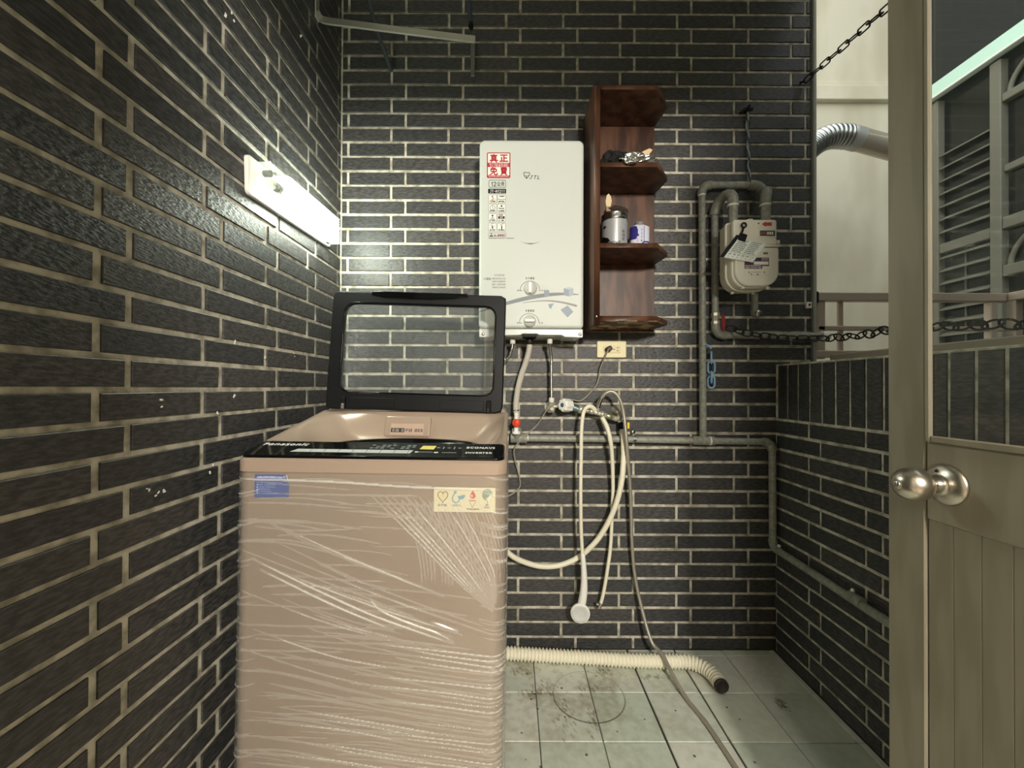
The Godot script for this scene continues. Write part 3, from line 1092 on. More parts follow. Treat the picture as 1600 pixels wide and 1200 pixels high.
func lid(t: Node):
	# open lid standing on the rear of the deck, leaning back a little
	var xf := Transform3D(Basis.from_euler(Vector3(-0.085, 0, -0.016)), Vector3(-0.002, 1.000, -0.150))
	var n := 96
	var a := loop_dense(rrect(-0.305, 0.0, 0.300, 0.412, [0.01, 0.02, 0.014, 0.014], 8), n)
	# the opening, matched to the outline by direction
	var open := rrect(-0.262, 0.058, 0.266, 0.372, 0.035, 10)
	var b := PackedVector2Array()
	for p in a:
		var c := Vector2(0.0, 0.21)
		var dir := (p - c)
		var best := Vector2.ZERO
		for i in open.size():
			var hit = Geometry2D.segment_intersects_segment(c, c + dir * 1.5, open[i], open[(i + 1) % open.size()])
			if hit != null:
				best = hit
		b.append(best)
	# finer: use the opening's own corners
	var st := new_st()
	var th := 0.024
	frame_ring(st, a, inset(a, 0.004), th - 0.004, th, xf, 1)
	frame_ring(st, inset(a, 0.004), b, th, th, xf, -1)
	frame_ring(st, a, a, 0.0, th - 0.004, xf, 1)
	frame_ring(st, b, a, 0.0, 0.0, xf, -1)
	frame_ring(st, b, b, th, 0.0, xf, 1)
	var o := obj("lid", st, M.black_plastic, t)
	# glossy bead round the pane
	var bead := new_st()
	var path := []
	for i in b.size():
		path.append(xf * Vector3(b[i].x, b[i].y, th - 0.002))
	tube(bead, path, 0.0035, 8, false, true)
	obj("gasket", bead, M.black_gloss, o)
	var pane := new_st()
	slab(pane, inset(rrect(-0.262, 0.058, 0.266, 0.372, 0.035, 10), -0.004), 0.008, 0.012, 0.0, xf)
	obj("pane", pane, M.lid_glass, o)
	# grip recess along the upper edge
	var h := new_st()
	slab(h, PackedVector2Array([Vector2(-0.170, 0.401), Vector2(-0.125, 0.392), Vector2(-0.05, 0.389), Vector2(0.04, 0.389), Vector2(0.11, 0.393), Vector2(0.165, 0.401), Vector2(0.165, 0.414), Vector2(-0.170, 0.414)]), 0.004, th + 0.004, 0.003, xf, 2)
	obj("handle", h, M.black_gloss, o)
	for x in [-0.243, 0.252]:
		var hinge := obj("hinge", box_mesh(xf * Vector3(x, 0.022, th), Vector3(0.017, 0.042, 0.008), 0.002, xf.basis), M.black_gloss, o)
		obj("hinge_pin", box_mesh(xf * Vector3(x - 0.001, 0.010, th + 0.004), Vector3(0.012, 0.018, 0.004), 0.0015, xf.basis), M.steel if x < 0 else M.black_plastic, hinge)
	for x in [[-0.225, -0.07], [0.085, 0.235]]:
		obj("rib", box_mesh(xf * Vector3((x[0] + x[1]) / 2, 0.024, th), Vector3(x[1] - x[0], 0.034, 0.0025), 0.001, xf.basis), M.black_plastic, o)

func stickers(t: Node):
	# blue note with white print, one corner peeled
	var im := blank(220, 160, rgb8(58, 82, 148))
	scribble(im, 16, 14, 180, 12, 12, 4, Color(0.85, 0.88, 0.95, 0.7))
	for k in 7:
		scribble(im, 14, 40 + k * 15, 60 + rng.randf() * 120, 6, 12, 2, Color(0.75, 0.8, 0.92, 0.45))
	for k in 4:
		dot(im, Vector2(18, 74 + k * 18), 4, rgb8(190, 205, 225))
	var m := mat(Color(1, 1, 1), 0.35)
	m.albedo_texture = picture(im)
	var st := new_st()
	var z := 0.3035
	slab(st, PackedVector2Array([Vector2(-0.270, 0.823), Vector2(-0.1895, 0.823), Vector2(-0.1895, 0.858), Vector2(-0.197, 0.877), Vector2(-0.270, 0.877)]), z, z + 0.0006, 0.0)
	var note := obj("blue_sticker", st, m, t)
	note.set_meta("label", "blue sticker with small white print and a peeled corner")
	var peel := new_st()
	tri(peel, Vector3(-0.1895, 0.857, z + 0.001), Vector3(-0.190, 0.876, z + 0.006), Vector3(-0.198, 0.8755, z + 0.0012))
	tri(peel, Vector3(-0.1895, 0.857, z + 0.0005), Vector3(-0.198, 0.8755, z + 0.0007), Vector3(-0.190, 0.876, z + 0.0055))
	obj("peeled_corner", peel, M.tape, note)
	# cream energy and water label with four emblems
	var e := blank(576, 230, rgb8(214, 208, 178))
	var dk := rgb8(96, 92, 84)
	var heart := []
	for k in 33:
		var a := TAU * k / 32
		heart.append(Vector2(84 + 46 * pow(sin(a), 3), 84 - (13 * cos(a) - 5 * cos(2 * a) - 2 * cos(3 * a) - cos(4 * a)) * 3.6))
	stroke(e, heart, 9, dk)
	fill(e, heart, Color(0.86, 0.8, 0.6, 0.5))
	dot(e, Vector2(84, 78), 14, Color(0.85, 0.74, 0.45, 0.7))
	scribble(e, 40, 158, 84, 18, 4, 4, dk)
	var drop := [Vector2(200, 40), Vector2(182, 78), Vector2(172, 104), Vector2(180, 132), Vector2(206, 144), Vector2(232, 132), Vector2(240, 106), Vector2(228, 84)]
	stroke(e, drop, 12, rgb8(122, 160, 176))
	fill(e, [Vector2(228, 84), Vector2(286, 66), Vector2(296, 80), Vector2(272, 110), Vector2(244, 112)], rgb8(122, 160, 176))
	fill(e, [Vector2(182, 44), Vector2(204, 30), Vector2(216, 46), Vector2(200, 60)], rgb8(110, 150, 170))
	scribble(e, 174, 158, 80, 18, 4, 4, rgb8(120, 140, 140))
	fill(e, [Vector2(362, 26), Vector2(388, 62), Vector2(392, 86), Vector2(374, 104), Vector2(350, 102), Vector2(338, 84), Vector2(344, 60)], rgb8(196, 92, 92))
	fill(e, [Vector2(350, 62), Vector2(366, 76), Vector2(358, 90), Vector2(348, 84)], rgb8(226, 200, 180))
	stroke(e, [Vector2(334, 122), Vector2(390, 122)], 9, rgb8(150, 110, 100))
	stroke(e, [Vector2(334, 134), Vector2(362, 186), Vector2(390, 134)], 6, rgb8(170, 140, 124))
	scribble(e, 306, 196, 120, 10, 10, 3, dk)
	var globe := []
	for k in 25:
		var a := TAU * k / 24
		globe.append(Vector2(500 + 44 * cos(a), 66 + 52 * sin(a)))
	fill(e, globe, rgb8(150, 168, 146))
	stroke(e, globe, 6, rgb8(104, 128, 110))
	fill(e, [Vector2(540, 56), Vector2(544, 90), Vector2(510, 128), Vector2(490, 118), Vector2(500, 90)], rgb8(222, 218, 194))
	for k in 5:
		stroke(e, [Vector2(472 + k * 12, 40 + k * 3), Vector2(466 + k * 10, 92)], 4, rgb8(104, 128, 110))
	stroke(e, [Vector2(500, 118), Vector2(504, 146)], 6, rgb8(104, 128, 110))
	scribble(e, 484, 154, 30, 14, 2, 3, dk)
	scribble(e, 470, 176, 56, 14, 3, 3, dk)
	var em := mat(Color(1, 1, 1), 0.5)
	em.albedo_texture = picture(e)
	var es := new_st()
	slab(es, rrect(0.150, 0.795, 0.294, 0.8525, 0.002, 2), z, z + 0.0006, 0.0)
	obj("energy_label", es, em, t).set_meta("label", "cream label with four small coloured emblems")

func stretch_wrap(t: Node):
	# stretch film: a fine skin over the cabinet, raised along its creases
	var step := 0.0018
	# outline of the cabinet in plan, from the left side round the front to the right side
	var line := []
	for k in 30:
		line.append(Vector2(-0.3205, -0.03 + 0.29 * k / 30.0))
	for k in 9:
		var a := PI + PI / 2 * k / 8
		line.append(Vector2(-0.2825 + 0.038 * cos(a), 0.2665 - 0.038 * sin(a)))
	for k in 9:
		var a := PI * 1.5 + PI / 2 * k / 8
		line.append(Vector2(0.2825 + 0.038 * cos(a), 0.2665 - 0.038 * sin(a)))
	for k in range(1, 31):
		line.append(Vector2(0.3205, 0.2665 - 0.29 * k / 30.0))
	var path3 := []
	for p in line:
		path3.append(Vector3(p.x, 0, p.y))
	path3 = resample(path3, step)
	var nx := path3.size()
	# run length of the middle of the front, so that creases can be given in x
	var mid := 0
	for i in nx:
		if abs(path3[i].x) < abs(path3[mid].x) or abs(path3[mid].z - 0.3) > 0.01:
			mid = i
	var y0 := 0.035
	var ny := int((0.8825 - y0) / step)
	var h := PackedFloat32Array()
	h.resize(nx * ny)
	var crease := func(pts: Array, height: float, width: float):
		var q := []
		for p in pts:
			q.append(Vector3(p.x, p.y, 0))
		q = resample(curve(q, 6), step * 0.8)
		var n := q.size()
		for s in n:
			var fade: float = sin(PI * clamp(float(s) / n, 0.03, 0.97))
			var gx: float = mid + q[s].x / step
			var gy: float = (q[s].y - y0) / step
			var r := int(ceil(width / step)) + 1
			for yy in range(max(0, int(gy) - r), min(ny, int(gy) + r + 2)):
				for xx in range(max(0, int(gx) - r), min(nx, int(gx) + r + 2)):
					var d := Vector2(xx - gx, yy - gy).length() * step / width
					if d < 1.0:
						var v: float = height * sqrt(fade) * (1 - d) * (1 - d * 0.5)
						h[yy * nx + xx] = max(h[yy * nx + xx], v)
	# bundle that fans from the upper middle down to the right edge
	for k in 13:
		var f := k / 12.0
		crease.call([Vector2(0.00 + 0.20 * f, 0.835 - 0.01 * f), Vector2(0.12 + 0.13 * f, 0.72 + 0.02 * f), Vector2(0.20 + 0.09 * f, 0.64 + 0.02 * f), Vector2(0.29 + 0.01 * f, 0.565 + 0.03 * f)], rng.randf_range(0.0007, 0.0016), rng.randf_range(0.0024, 0.0036))
	# steep gathers to the right of it
	for k in 26:
		var x := 0.10 + 0.20 * k / 25.0
		crease.call([Vector2(x - 0.03, 0.83), Vector2(x, 0.76), Vector2(x + 0.02, 0.68), Vector2(x + 0.025, 0.62)], rng.randf_range(0.0003, 0.0008), rng.randf_range(0.0022, 0.0032))
	# long diagonals from the left edge
	for k in 40:
		var y := 0.78 - 0.018 * k + rng.randf_range(-0.012, 0.012)
		var x0 := rng.randf_range(-0.32, -0.1)
		var x1 := rng.randf_range(0.05, 0.33)
		var m := lerp(-0.46, -0.14, clamp(k / 25.0, 0.0, 1.0)) as float
		var bend := rng.randf_range(-0.012, 0.012)
		crease.call([Vector2(x0, y - m * 0.0), Vector2(lerp(x0, x1, 0.5), y + m * (x1 - x0) * 0.5 + bend), Vector2(x1, y + m * (x1 - x0) * (0.9 if k < 18 else 1.0))], rng.randf_range(0.0005, 0.0015), rng.randf_range(0.0024, 0.0036))
	# nearly level folds low on the right
	for k in 40:
		var y := 0.46 - 0.0105 * k + rng.randf_range(-0.003, 0.003)
		crease.call([Vector2(rng.randf_range(-0.05, 0.08), y + 0.03), Vector2(0.17, y + 0.012), Vector2(0.33, y + rng.randf_range(-0.008, 0.0)), Vector2(0.45, y + 0.01)], rng.randf_range(0.0006, 0.0016), rng.randf_range(0.0024, 0.0038))
	# faint level pulls over the upper front and at the corners
	for k in 90:
		var y := rng.randf_range(0.05, 0.87)
		var x0 := rng.randf_range(-0.36, 0.0)
		crease.call([Vector2(x0, y), Vector2(x0 + 0.12, y - rng.randf_range(-0.004, 0.012)), Vector2(x0 + rng.randf_range(0.2, 0.32), y - rng.randf_range(0.0, 0.03))], rng.randf_range(0.0003, 0.0009), rng.randf_range(0.0026, 0.004))
	for k in 60:
		var y := rng.randf_range(0.06, 0.87)
		var side := -1.0 if k % 3 == 0 else 1.0
		crease.call([Vector2(side * 0.26, y + 0.012), Vector2(side * 0.31, y), Vector2(side * 0.36, y - 0.004), Vector2(side * 0.47, y + 0.006)], rng.randf_range(0.0006, 0.0016), rng.randf_range(0.0024, 0.0038))
	# a few bunched, brighter pleats
	for p in [[Vector2(0.0, 0.60), Vector2(0.03, 0.565), Vector2(0.10, 0.535), Vector2(0.16, 0.515), Vector2(0.20, 0.495)], [Vector2(-0.27, 0.68), Vector2(-0.12, 0.61), Vector2(0.02, 0.55), Vector2(0.2, 0.49)], [Vector2(-0.25, 0.655), Vector2(-0.08, 0.575), Vector2(0.06, 0.52)], [Vector2(0.15, 0.54), Vector2(0.19, 0.525), Vector2(0.21, 0.52)], [Vector2(-0.32, 0.866), Vector2(-0.1, 0.862), Vector2(0.1, 0.852), Vector2(0.3, 0.848)]]:
		crease.call(p, 0.0022, 0.0042)
	var soft := FastNoiseLite.new()
	soft.frequency = 0.011
	soft.seed = 5
	var pos := []
	for i in nx:
		var a: Vector3 = path3[max(i - 1, 0)]
		var b: Vector3 = path3[min(i + 1, nx - 1)]
		var d := (b - a).normalized()
		pos.append([path3[i], Vector3(-d.z, 0, d.x)])
	var verts := PackedVector3Array()
	verts.resize(nx * ny)
	for j in ny:
		for i in nx:
			var lift: float = 0.0014 + h[j * nx + i] * 1.6 + 0.0009 * (soft.get_noise_2d(i, j * 4) * 0.5 + 0.5)
			var n: Vector3 = pos[i][1]
			if n.dot(pos[i][0] - Vector3(0, 0, 0)) < 0:
				n = -n
			var p: Vector3 = pos[i][0] + n * lift
			verts[j * nx + i] = Vector3(p.x, y0 + j * step, p.z)
	var idx := PackedInt32Array()
	var folds := PackedInt32Array()
	var faint := PackedInt32Array()
	for j in ny - 1:
		for i in nx - 1:
			var a := j * nx + i
			idx.append_array([a, a + nx, a + 1, a + 1, a + nx, a + nx + 1])
			var up := h[a] + h[a + nx + 1] + h[a + 1] + h[a + nx]
			if up > 0.0024:
				folds.append_array([a, a + nx, a + 1, a + 1, a + nx, a + nx + 1])
			elif up > 0.0006:
				faint.append_array([a, a + nx, a + 1, a + 1, a + nx, a + nx + 1])
	var st := SurfaceTool.new()
	var arr := []
	arr.resize(Mesh.ARRAY_MAX)
	arr[Mesh.ARRAY_VERTEX] = verts
	arr[Mesh.ARRAY_INDEX] = idx
	var am := ArrayMesh.new()
	am.add_surface_from_arrays(Mesh.PRIMITIVE_TRIANGLES, arr)
	st.create_from(am, 0)
	var film := obj("stretch_film", st, M.film, t)
	film.set_meta("label", "creased clear stretch film")
	# where the film lies folded on itself it is thicker and milkier
	var lifted := PackedVector3Array()
	lifted.resize(verts.size())
	for i in verts.size():
		var n: Vector3 = pos[i % nx][1]
		if n.dot(pos[i % nx][0]) < 0:
			n = -n
		lifted[i] = verts[i] + n * 0.0004
	arr[Mesh.ARRAY_VERTEX] = lifted
	for part in [[folds, M.crease], [faint, M.faint_crease]]:
		arr[Mesh.ARRAY_INDEX] = part[0]
		var fm := ArrayMesh.new()
		fm.add_surface_from_arrays(Mesh.PRIMITIVE_TRIANGLES, arr)
		var fst := SurfaceTool.new()
		fst.create_from(fm, 0)
		obj("folds", fst, part[1], film).set_meta("kind", "stuff")

# ------------------------------------------------------------------ water heater
func water_heater():
	var t := thing("water_heater", "white gas water heater with stickers and two dials, hung on the brick wall", "water heater", Vector3(0.072, 1.285, WALL_BACK))
	# local: x -0.2 .. 0.2, y 0 .. 0.75, front at 0.15
	obj("back_plate", slab_mesh(rrect(-0.199, 0.0, 0.199, 0.748, 0.012, 4), 0.004, 0.10, 0.0), M.white_enamel, t)
	var mm := mat(Color(1, 1, 1), 0.4)
	mm.metallic_specular = 0.35
	mm.albedo_texture = heater_print()
	obj("front_cover", slab_mesh(rrect(-0.2, 0.028, 0.2, 0.75, [0.014, 0.014, 0.022, 0.022], 8), 0.10, 0.15, 0.011, Transform3D(), 5), mm, t)
	# rim below the cover, cut away in the middle
	var low := PackedVector2Array([Vector2(-0.199, -0.004), Vector2(-0.165, -0.006), Vector2(-0.14, 0.0), Vector2(-0.04, 0.003), Vector2(-0.032, 0.008), Vector2(0.024, 0.008), Vector2(0.032, 0.003), Vector2(0.118, 0.003), Vector2(0.13, -0.004), Vector2(0.19, -0.006), Vector2(0.199, 0.0), Vector2(0.199, 0.027), Vector2(-0.199, 0.027)])
	obj("bottom_rim", slab_mesh(low, 0.006, 0.138, 0.003, Transform3D(), 2), M.white_enamel, t)
	obj("under_slot", box_mesh(Vector3(-0.004, 0.002, 0.10), Vector3(0.052, 0.012, 0.07), 0.002), M.black_matte, t)
	for x in [-0.186, 0.186]:
		var ear := obj("corner_bracket", slab_mesh(PackedVector2Array([Vector2(x - 0.012, -0.005), Vector2(x + 0.012, -0.005), Vector2(x + 0.012, 0.024), Vector2(x + 0.004, 0.024)]) if x > 0 else PackedVector2Array([Vector2(x - 0.012, -0.005), Vector2(x + 0.012, -0.005), Vector2(x - 0.004, 0.024), Vector2(x - 0.012, 0.024)]), 0.136, 0.141, 0.001), M.white_plastic, t)
		obj("screw", lathe_mesh([Vector2(0.006, 0), Vector2(0.006, 0.001), Vector2(0.004, 0.002), Vector2(0, 0.002)], along(Vector3(x + 0.002, 0.006, 0.141), Vector3(0, 0, 1)), 16), M.steel, ear)
	# the two dials
	for d in [[-0.004, 0.1795, 0.0245, PI / 2], [-0.006, 0.054, 0.022, 0.0]]:
		var k := obj("dial", lathe_mesh([Vector2(d[2] + 0.002, 0), Vector2(d[2] + 0.002, 0.002), Vector2(d[2], 0.003), Vector2(d[2] * 0.94, 0.012), Vector2(d[2] * 0.88, 0.014), Vector2(0, 0.014)], along(Vector3(d[0], d[1], 0.149), Vector3(0, 0, 1)), 40), mat(rgb8(198, 200, 192), 0.35), t)
		obj("grip", box_mesh(Vector3(d[0], d[1], 0.166), Vector3(d[2] * 1.7, d[2] * 0.5, 0.016), 0.003, Basis(Vector3.BACK, d[3])), M.white_plastic, k)

func heater_print() -> ImageTexture:
	# 4 picture points for each millimetre and a half; cover is 0.40 x 0.722
	var w := 800
	var h := 1444
	var im := blank(w, h, rgb8(204, 209, 203))
	var ink := rgb8(40, 42, 42)
	var red := rgb8(168, 30, 48)
	# photo points of the cover: x 749..912, y 216..513
	var X := func(px: float) -> float: return (px - 749.0) / 163.0 * w
	var Y := func(py: float) -> float: return (py - 216.0) / 297.0 * h
	# seal with four large characters
	var x0: float = X.call(761.5)
	var y0: float = Y.call(237.5)
	var x1: float = X.call(796.5)
	var y1: float = Y.call(276.5)
	im.fill_rect(Rect2i(x0, y0, x1 - x0, y1 - y0), rgb8(240, 236, 226))
	round_box(im, x0, y0, x1 - x0, y1 - y0, 8, 7, red)
	sign_(im, "zhen", x0 + 18, y0 + 12, 62, 58, 8, red)
	sign_(im, "zheng", x0 + 94, y0 + 12, 62, 56, 9, red)
	im.fill_rect(Rect2i(x0 + 3, y0 + 76, x1 - x0 - 6, 32), red)
	scribble(im, x0 + 10, y0 + 80, x1 - x0 - 20, 24, 8, 3, rgb8(236, 220, 214))
	sign_(im, "mian", x0 + 16, y0 + 112, 62, 56, 8, red)
	sign_(im, "fei", x0 + 94, y0 + 110, 64, 58, 7, red)
	im.fill_rect(Rect2i(x0 + 3, y0 + 172, x1 - x0 - 6, 14), red)
	scribble(im, x0 + 8, y0 + 174, x1 - x0 - 16, 9, 20, 2, rgb8(226, 190, 186))
	# capacity
	x0 = X.call(764)
	y0 = Y.call(280.5)
	round_box(im, x0, y0, X.call(790) - x0, Y.call(292) - y0, 10, 4, rgb8(90, 104, 96))
	sign_(im, "one", x0 + 16, y0 + 14, 18, 32, 5, ink)
	sign_(im, "two", x0 + 36, y0 + 14, 22, 32, 5, ink)
	sign_(im, "gong", x0 + 62, y0 + 12, 26, 34, 4, ink)
	sign_(im, "sheng", x0 + 92, y0 + 12, 26, 34, 4, ink)
	# black type plate
	x0 = X.call(763)
	y0 = Y.call(294.3)
	im.fill_rect(Rect2i(x0, y0, X.call(791) - x0, Y.call(301.5) - y0), rgb8(20, 20, 22))
	var c := 0
	for k in ["J", "T", "dash", "H", "one", "two", "one", "one"]:
		sign_(im, k, x0 + 14 + c * 14.5, y0 + 8, 11, 20, 3.4, rgb8(232, 232, 228))
		c += 1
	# grid of little pictograms
	for r in 4:
		for q in 2:
			x0 = X.call(763.6 + q * 14.0)
			y0 = Y.call(303.2 + r * 15.0)
			var bw: float = X.call(776.0) - X.call(763.6)
			var bh: float = Y.call(316.2) - Y.call(303.2)
			im.fill_rect(Rect2i(x0, y0, bw, bh), rgb8(238, 238, 230))
			round_box(im, x0, y0, bw, bh, 8, 3, rgb8(130, 134, 128))
			scribble(im, x0 + 8, y0 + bh - 16, bw - 16, 9, 4, 2.5, ink)
			var m := Vector2(x0 + bw / 2, y0 + bh * 0.42)
			match r * 2 + q:
				0:
					sign_(im, "three", x0 + 20, y0 + 8, 18, 34, 5, rgb8(170, 60, 60))
					dot(im, m + Vector2(16, 8), 3, ink)
				1:
					scribble(im, x0 + 10, y0 + 8, bw - 20, 9, 5, 2.5, rgb8(70, 90, 90))
					stroke(im, [Vector2(x0 + 2, y0 + 36), Vector2(x0 + bw - 2, y0 + 36)], 4, rgb8(90, 104, 104))
				2:
					var circle := []
					for a in 21:
						circle.append(m + Vector2(cos(TAU * a / 20), sin(TAU * a / 20)) * 19)
					stroke(im, circle, 3, ink)
					stroke(im, [m + Vector2(0, -12), m, m + Vector2(9, 6)], 3, ink)
				3:
					dot(im, m + Vector2(0, -12), 7, ink)
					for a in 5:
						stroke(im, [m + Vector2(-20, 0 + a * 3), m + Vector2(0, 6 + a), m + Vector2(20, 0 + a * 3)], 2, rgb8(120, 120, 116))
				4:
					dot(im, m + Vector2(0, -12), 7, ink)
					stroke(im, [m + Vector2(0, -12), m + Vector2(0, 2)], 4, ink)
					for a in 4:
						stroke(im, [m + Vector2(-14, 4 + a * 4), m + Vector2(14, 4 + a * 4)], 2, rgb8(130, 130, 126))
				5:
					scribble(im, x0 + 8, y0 + 6, bw - 26, 8, 5, 2.5, rgb8(150, 70, 70))
					im.fill_rect(Rect2i(x0 + 5, y0 + 20, bw - 10, 20), ink)
					im.fill_rect(Rect2i(x0 + 18, y0 + 24, bw - 36, 12), rgb8(150, 150, 150))
				6:
					stroke(im, [m + Vector2(-22, 16), m + Vector2(22, -12)], 3, rgb8(150, 150, 146))
					stroke(im, [m + Vector2(-20, -8), m + Vector2(-6, -20), m + Vector2(8, -22)], 3, rgb8(90, 90, 90))
					stroke(im, [m + Vector2(-2, -6), m + Vector2(2, 14)], 8, ink)
				7:
					stroke(im, [m + Vector2(2, -6), m + Vector2(2, 16)], 8, ink)
					stroke(im, [m + Vector2(-12, -12), m + Vector2(2, -18), m + Vector2(14, -22)], 4, rgb8(110, 100, 90))
	x0 = X.call(763.6)
	y0 = Y.call(363.5)
	round_box(im, x0, y0, X.call(791) - x0, Y.call(369.5) - y0, 5, 3, rgb8(140, 136, 130))
	dot(im, Vector2(x0 + 22, y0 + 8), 5, ink)
	stroke(im, [Vector2(x0 + 14, y0 + 24), Vector2(x0 + 30, y0 + 22)], 9, ink)
	scribble(im, x0 + 42, y0 + 12, 86, 12, 6, 3, rgb8(120, 40, 40))
	scribble(im, X.call(763.5), Y.call(371.3), 195, 5, 34, 1.8, rgb8(110, 112, 108))
	# emblem and letters
	x0 = X.call(818)
	y0 = Y.call(267.5)
	var em := [Vector2(0, 8), Vector2(10, 0), Vector2(22, 6), Vector2(36, 2), Vector2(44, 8), Vector2(40, 24), Vector2(34, 36), Vector2(22, 46), Vector2(10, 38), Vector2(4, 24), Vector2(0, 8)]
	var pts := []
	for p in em:
		pts.append(p * 1.05 + Vector2(x0, y0))
	stroke(im, pts, 4, ink)
	stroke(im, [Vector2(x0 + 4, y0 + 26), Vector2(x0 + 22, y0 + 32), Vector2(x0 + 40, y0 + 25)], 3, ink)
	stroke(im, [Vector2(x0 + 23, y0 + 33), Vector2(x0 + 23, y0 + 50)], 5, ink)
	sign_(im, "J", x0 + 44, y0 + 28, 19, 24, 4.2, ink, 0.35)
	sign_(im, "T", x0 + 73, y0 + 28, 19, 24, 4.2, ink, 0.35)
	sign_(im, "L", x0 + 102, y0 + 28, 18, 24, 4.2, ink, 0.35)
	# arc of dots
	for k in 13:
		var f := (k - 6) / 6.0
		dot(im, Vector2(X.call(829.0 + f * 14.5), Y.call(380.3 - 3.0 * f * f)), 1.6 + 3.4 * (1 - abs(f)), ink)
	# small print at the lower left
	x0 = X.call(756)
	y0 = Y.call(434)
	stroke(im, [Vector2(x0, y0), Vector2(x0 + 6, y0 + 14), Vector2(x0 + 14, y0 + 14), Vector2(x0 + 18, y0)], 3, rgb8(120, 124, 120))
	scribble(im, x0 + 22, y0, 38, 16, 3, 3, rgb8(110, 114, 110))
	scribble(im, X.call(773), Y.call(428.5), 80, 14, 7, 2.5, rgb8(150, 152, 148))
	for k in 4:
		scribble(im, X.call(769.5), Y.call(434 + k * 4.6), 104, 12, 12, 2.2, rgb8(140, 142, 138))
	# swoosh and floating cubes
	var g1 := rgb8(132, 139, 144)
	var up := []
	var dn := []
	for k in 25:
		var f := k / 24.0
		var px := 749.0 + 155.0 * f
		up.append(Vector2(X.call(px), Y.call(487.0 - 30.0 * sin(PI * (0.0 + 0.62 * f)) + 0.0 * f)))
		dn.append(Vector2(X.call(px), Y.call(487.5 - 30.0 * sin(PI * (0.0 + 0.62 * f)) + 5.0 * sin(PI * f) + 1.0)))
	for k in 24:
		var f := k / 24.0
		fill(im, [up[k], up[k + 1], dn[k + 1], dn[k]], g1.lerp(rgb8(112, 117, 120), f) if k < 23 else g1)
	for k in 16:
		var f := k / 16.0
		var a := Vector2(X.call(818.0 + 82.0 * f), Y.call(476.0 - 8.0 * sin(PI * (0.1 + 0.8 * f)) + 4.0 * f))
		var b := Vector2(X.call(818.0 + 82.0 * (f + 1 / 16.0)), Y.call(476.0 - 8.0 * sin(PI * (0.1 + 0.8 * (f + 1 / 16.0))) + 4.0 * (f + 1 / 16.0)))
		stroke(im, [a, b], 4 + 14 * f, rgb8(134, 137, 138))
	var cube := rgb8(134, 147, 162)
	var cubes := [[[850, 453], [858, 453], [859, 463], [851, 463]], [[881, 450], [889, 448], [896, 450], [896, 461], [889, 463], [881, 461]], [[857, 475], [866, 474], [864, 477], [861, 483], [858, 480]], [[876, 484], [887, 477], [896, 487], [887, 496]]]
	for q in cubes:
		var poly := []
		for p in q:
			poly.append(Vector2(X.call(p[0]), Y.call(p[1])))
		fill(im, poly, cube)
	fill(im, [Vector2(X.call(881), Y.call(450)), Vector2(X.call(889), Y.call(448)), Vector2(X.call(896), Y.call(450)), Vector2(X.call(889), Y.call(452.5))], rgb8(178, 186, 195))
	fill(im, [Vector2(X.call(889), Y.call(452.5)), Vector2(X.call(896), Y.call(450)), Vector2(X.call(896), Y.call(461)), Vector2(X.call(889), Y.call(463))], rgb8(160, 170, 182))
	# scales round the dials
	for d in [[828.5, 453.0, "huo", "li"], [827.5, 504.0, "shui", "liang"]]:
		var arc := []
		for k in 25:
			var a := PI + PI * k / 24
			arc.append(Vector2(X.call(d[0] + 15.0 * cos(a)), Y.call(d[1] + 14.0 * sin(a))))
		stroke(im, arc, 3.5, rgb8(80, 82, 80))
		var tx: float = X.call(821.5)
		var ty: float = Y.call(d[1] - 20.0)
		var i := 0
		for k in [d[2], d[3], "tiao", "zhengli"]:
			sign_(im, k, tx + i * 18, ty, 14, 15, 2.4, rgb8(70, 72, 70))
			i += 1
		sign_(im, "da", X.call(808.5), Y.call(d[1] - 0.5), 11, 12, 2.4, rgb8(80, 82, 80))
		stroke(im, [Vector2(X.call(811.5), Y.call(d[1] + 0.8)), Vector2(X.call(816), Y.call(d[1] + 1.2))], 5, rgb8(90, 92, 90))
		dot(im, Vector2(X.call(844), Y.call(d[1] + 1.0)), 4, rgb8(90, 92, 90))
		sign_(im, "xiao", X.call(846.5), Y.call(d[1] - 0.5), 11, 12, 2.4, rgb8(80, 82, 80))
	return picture(im)

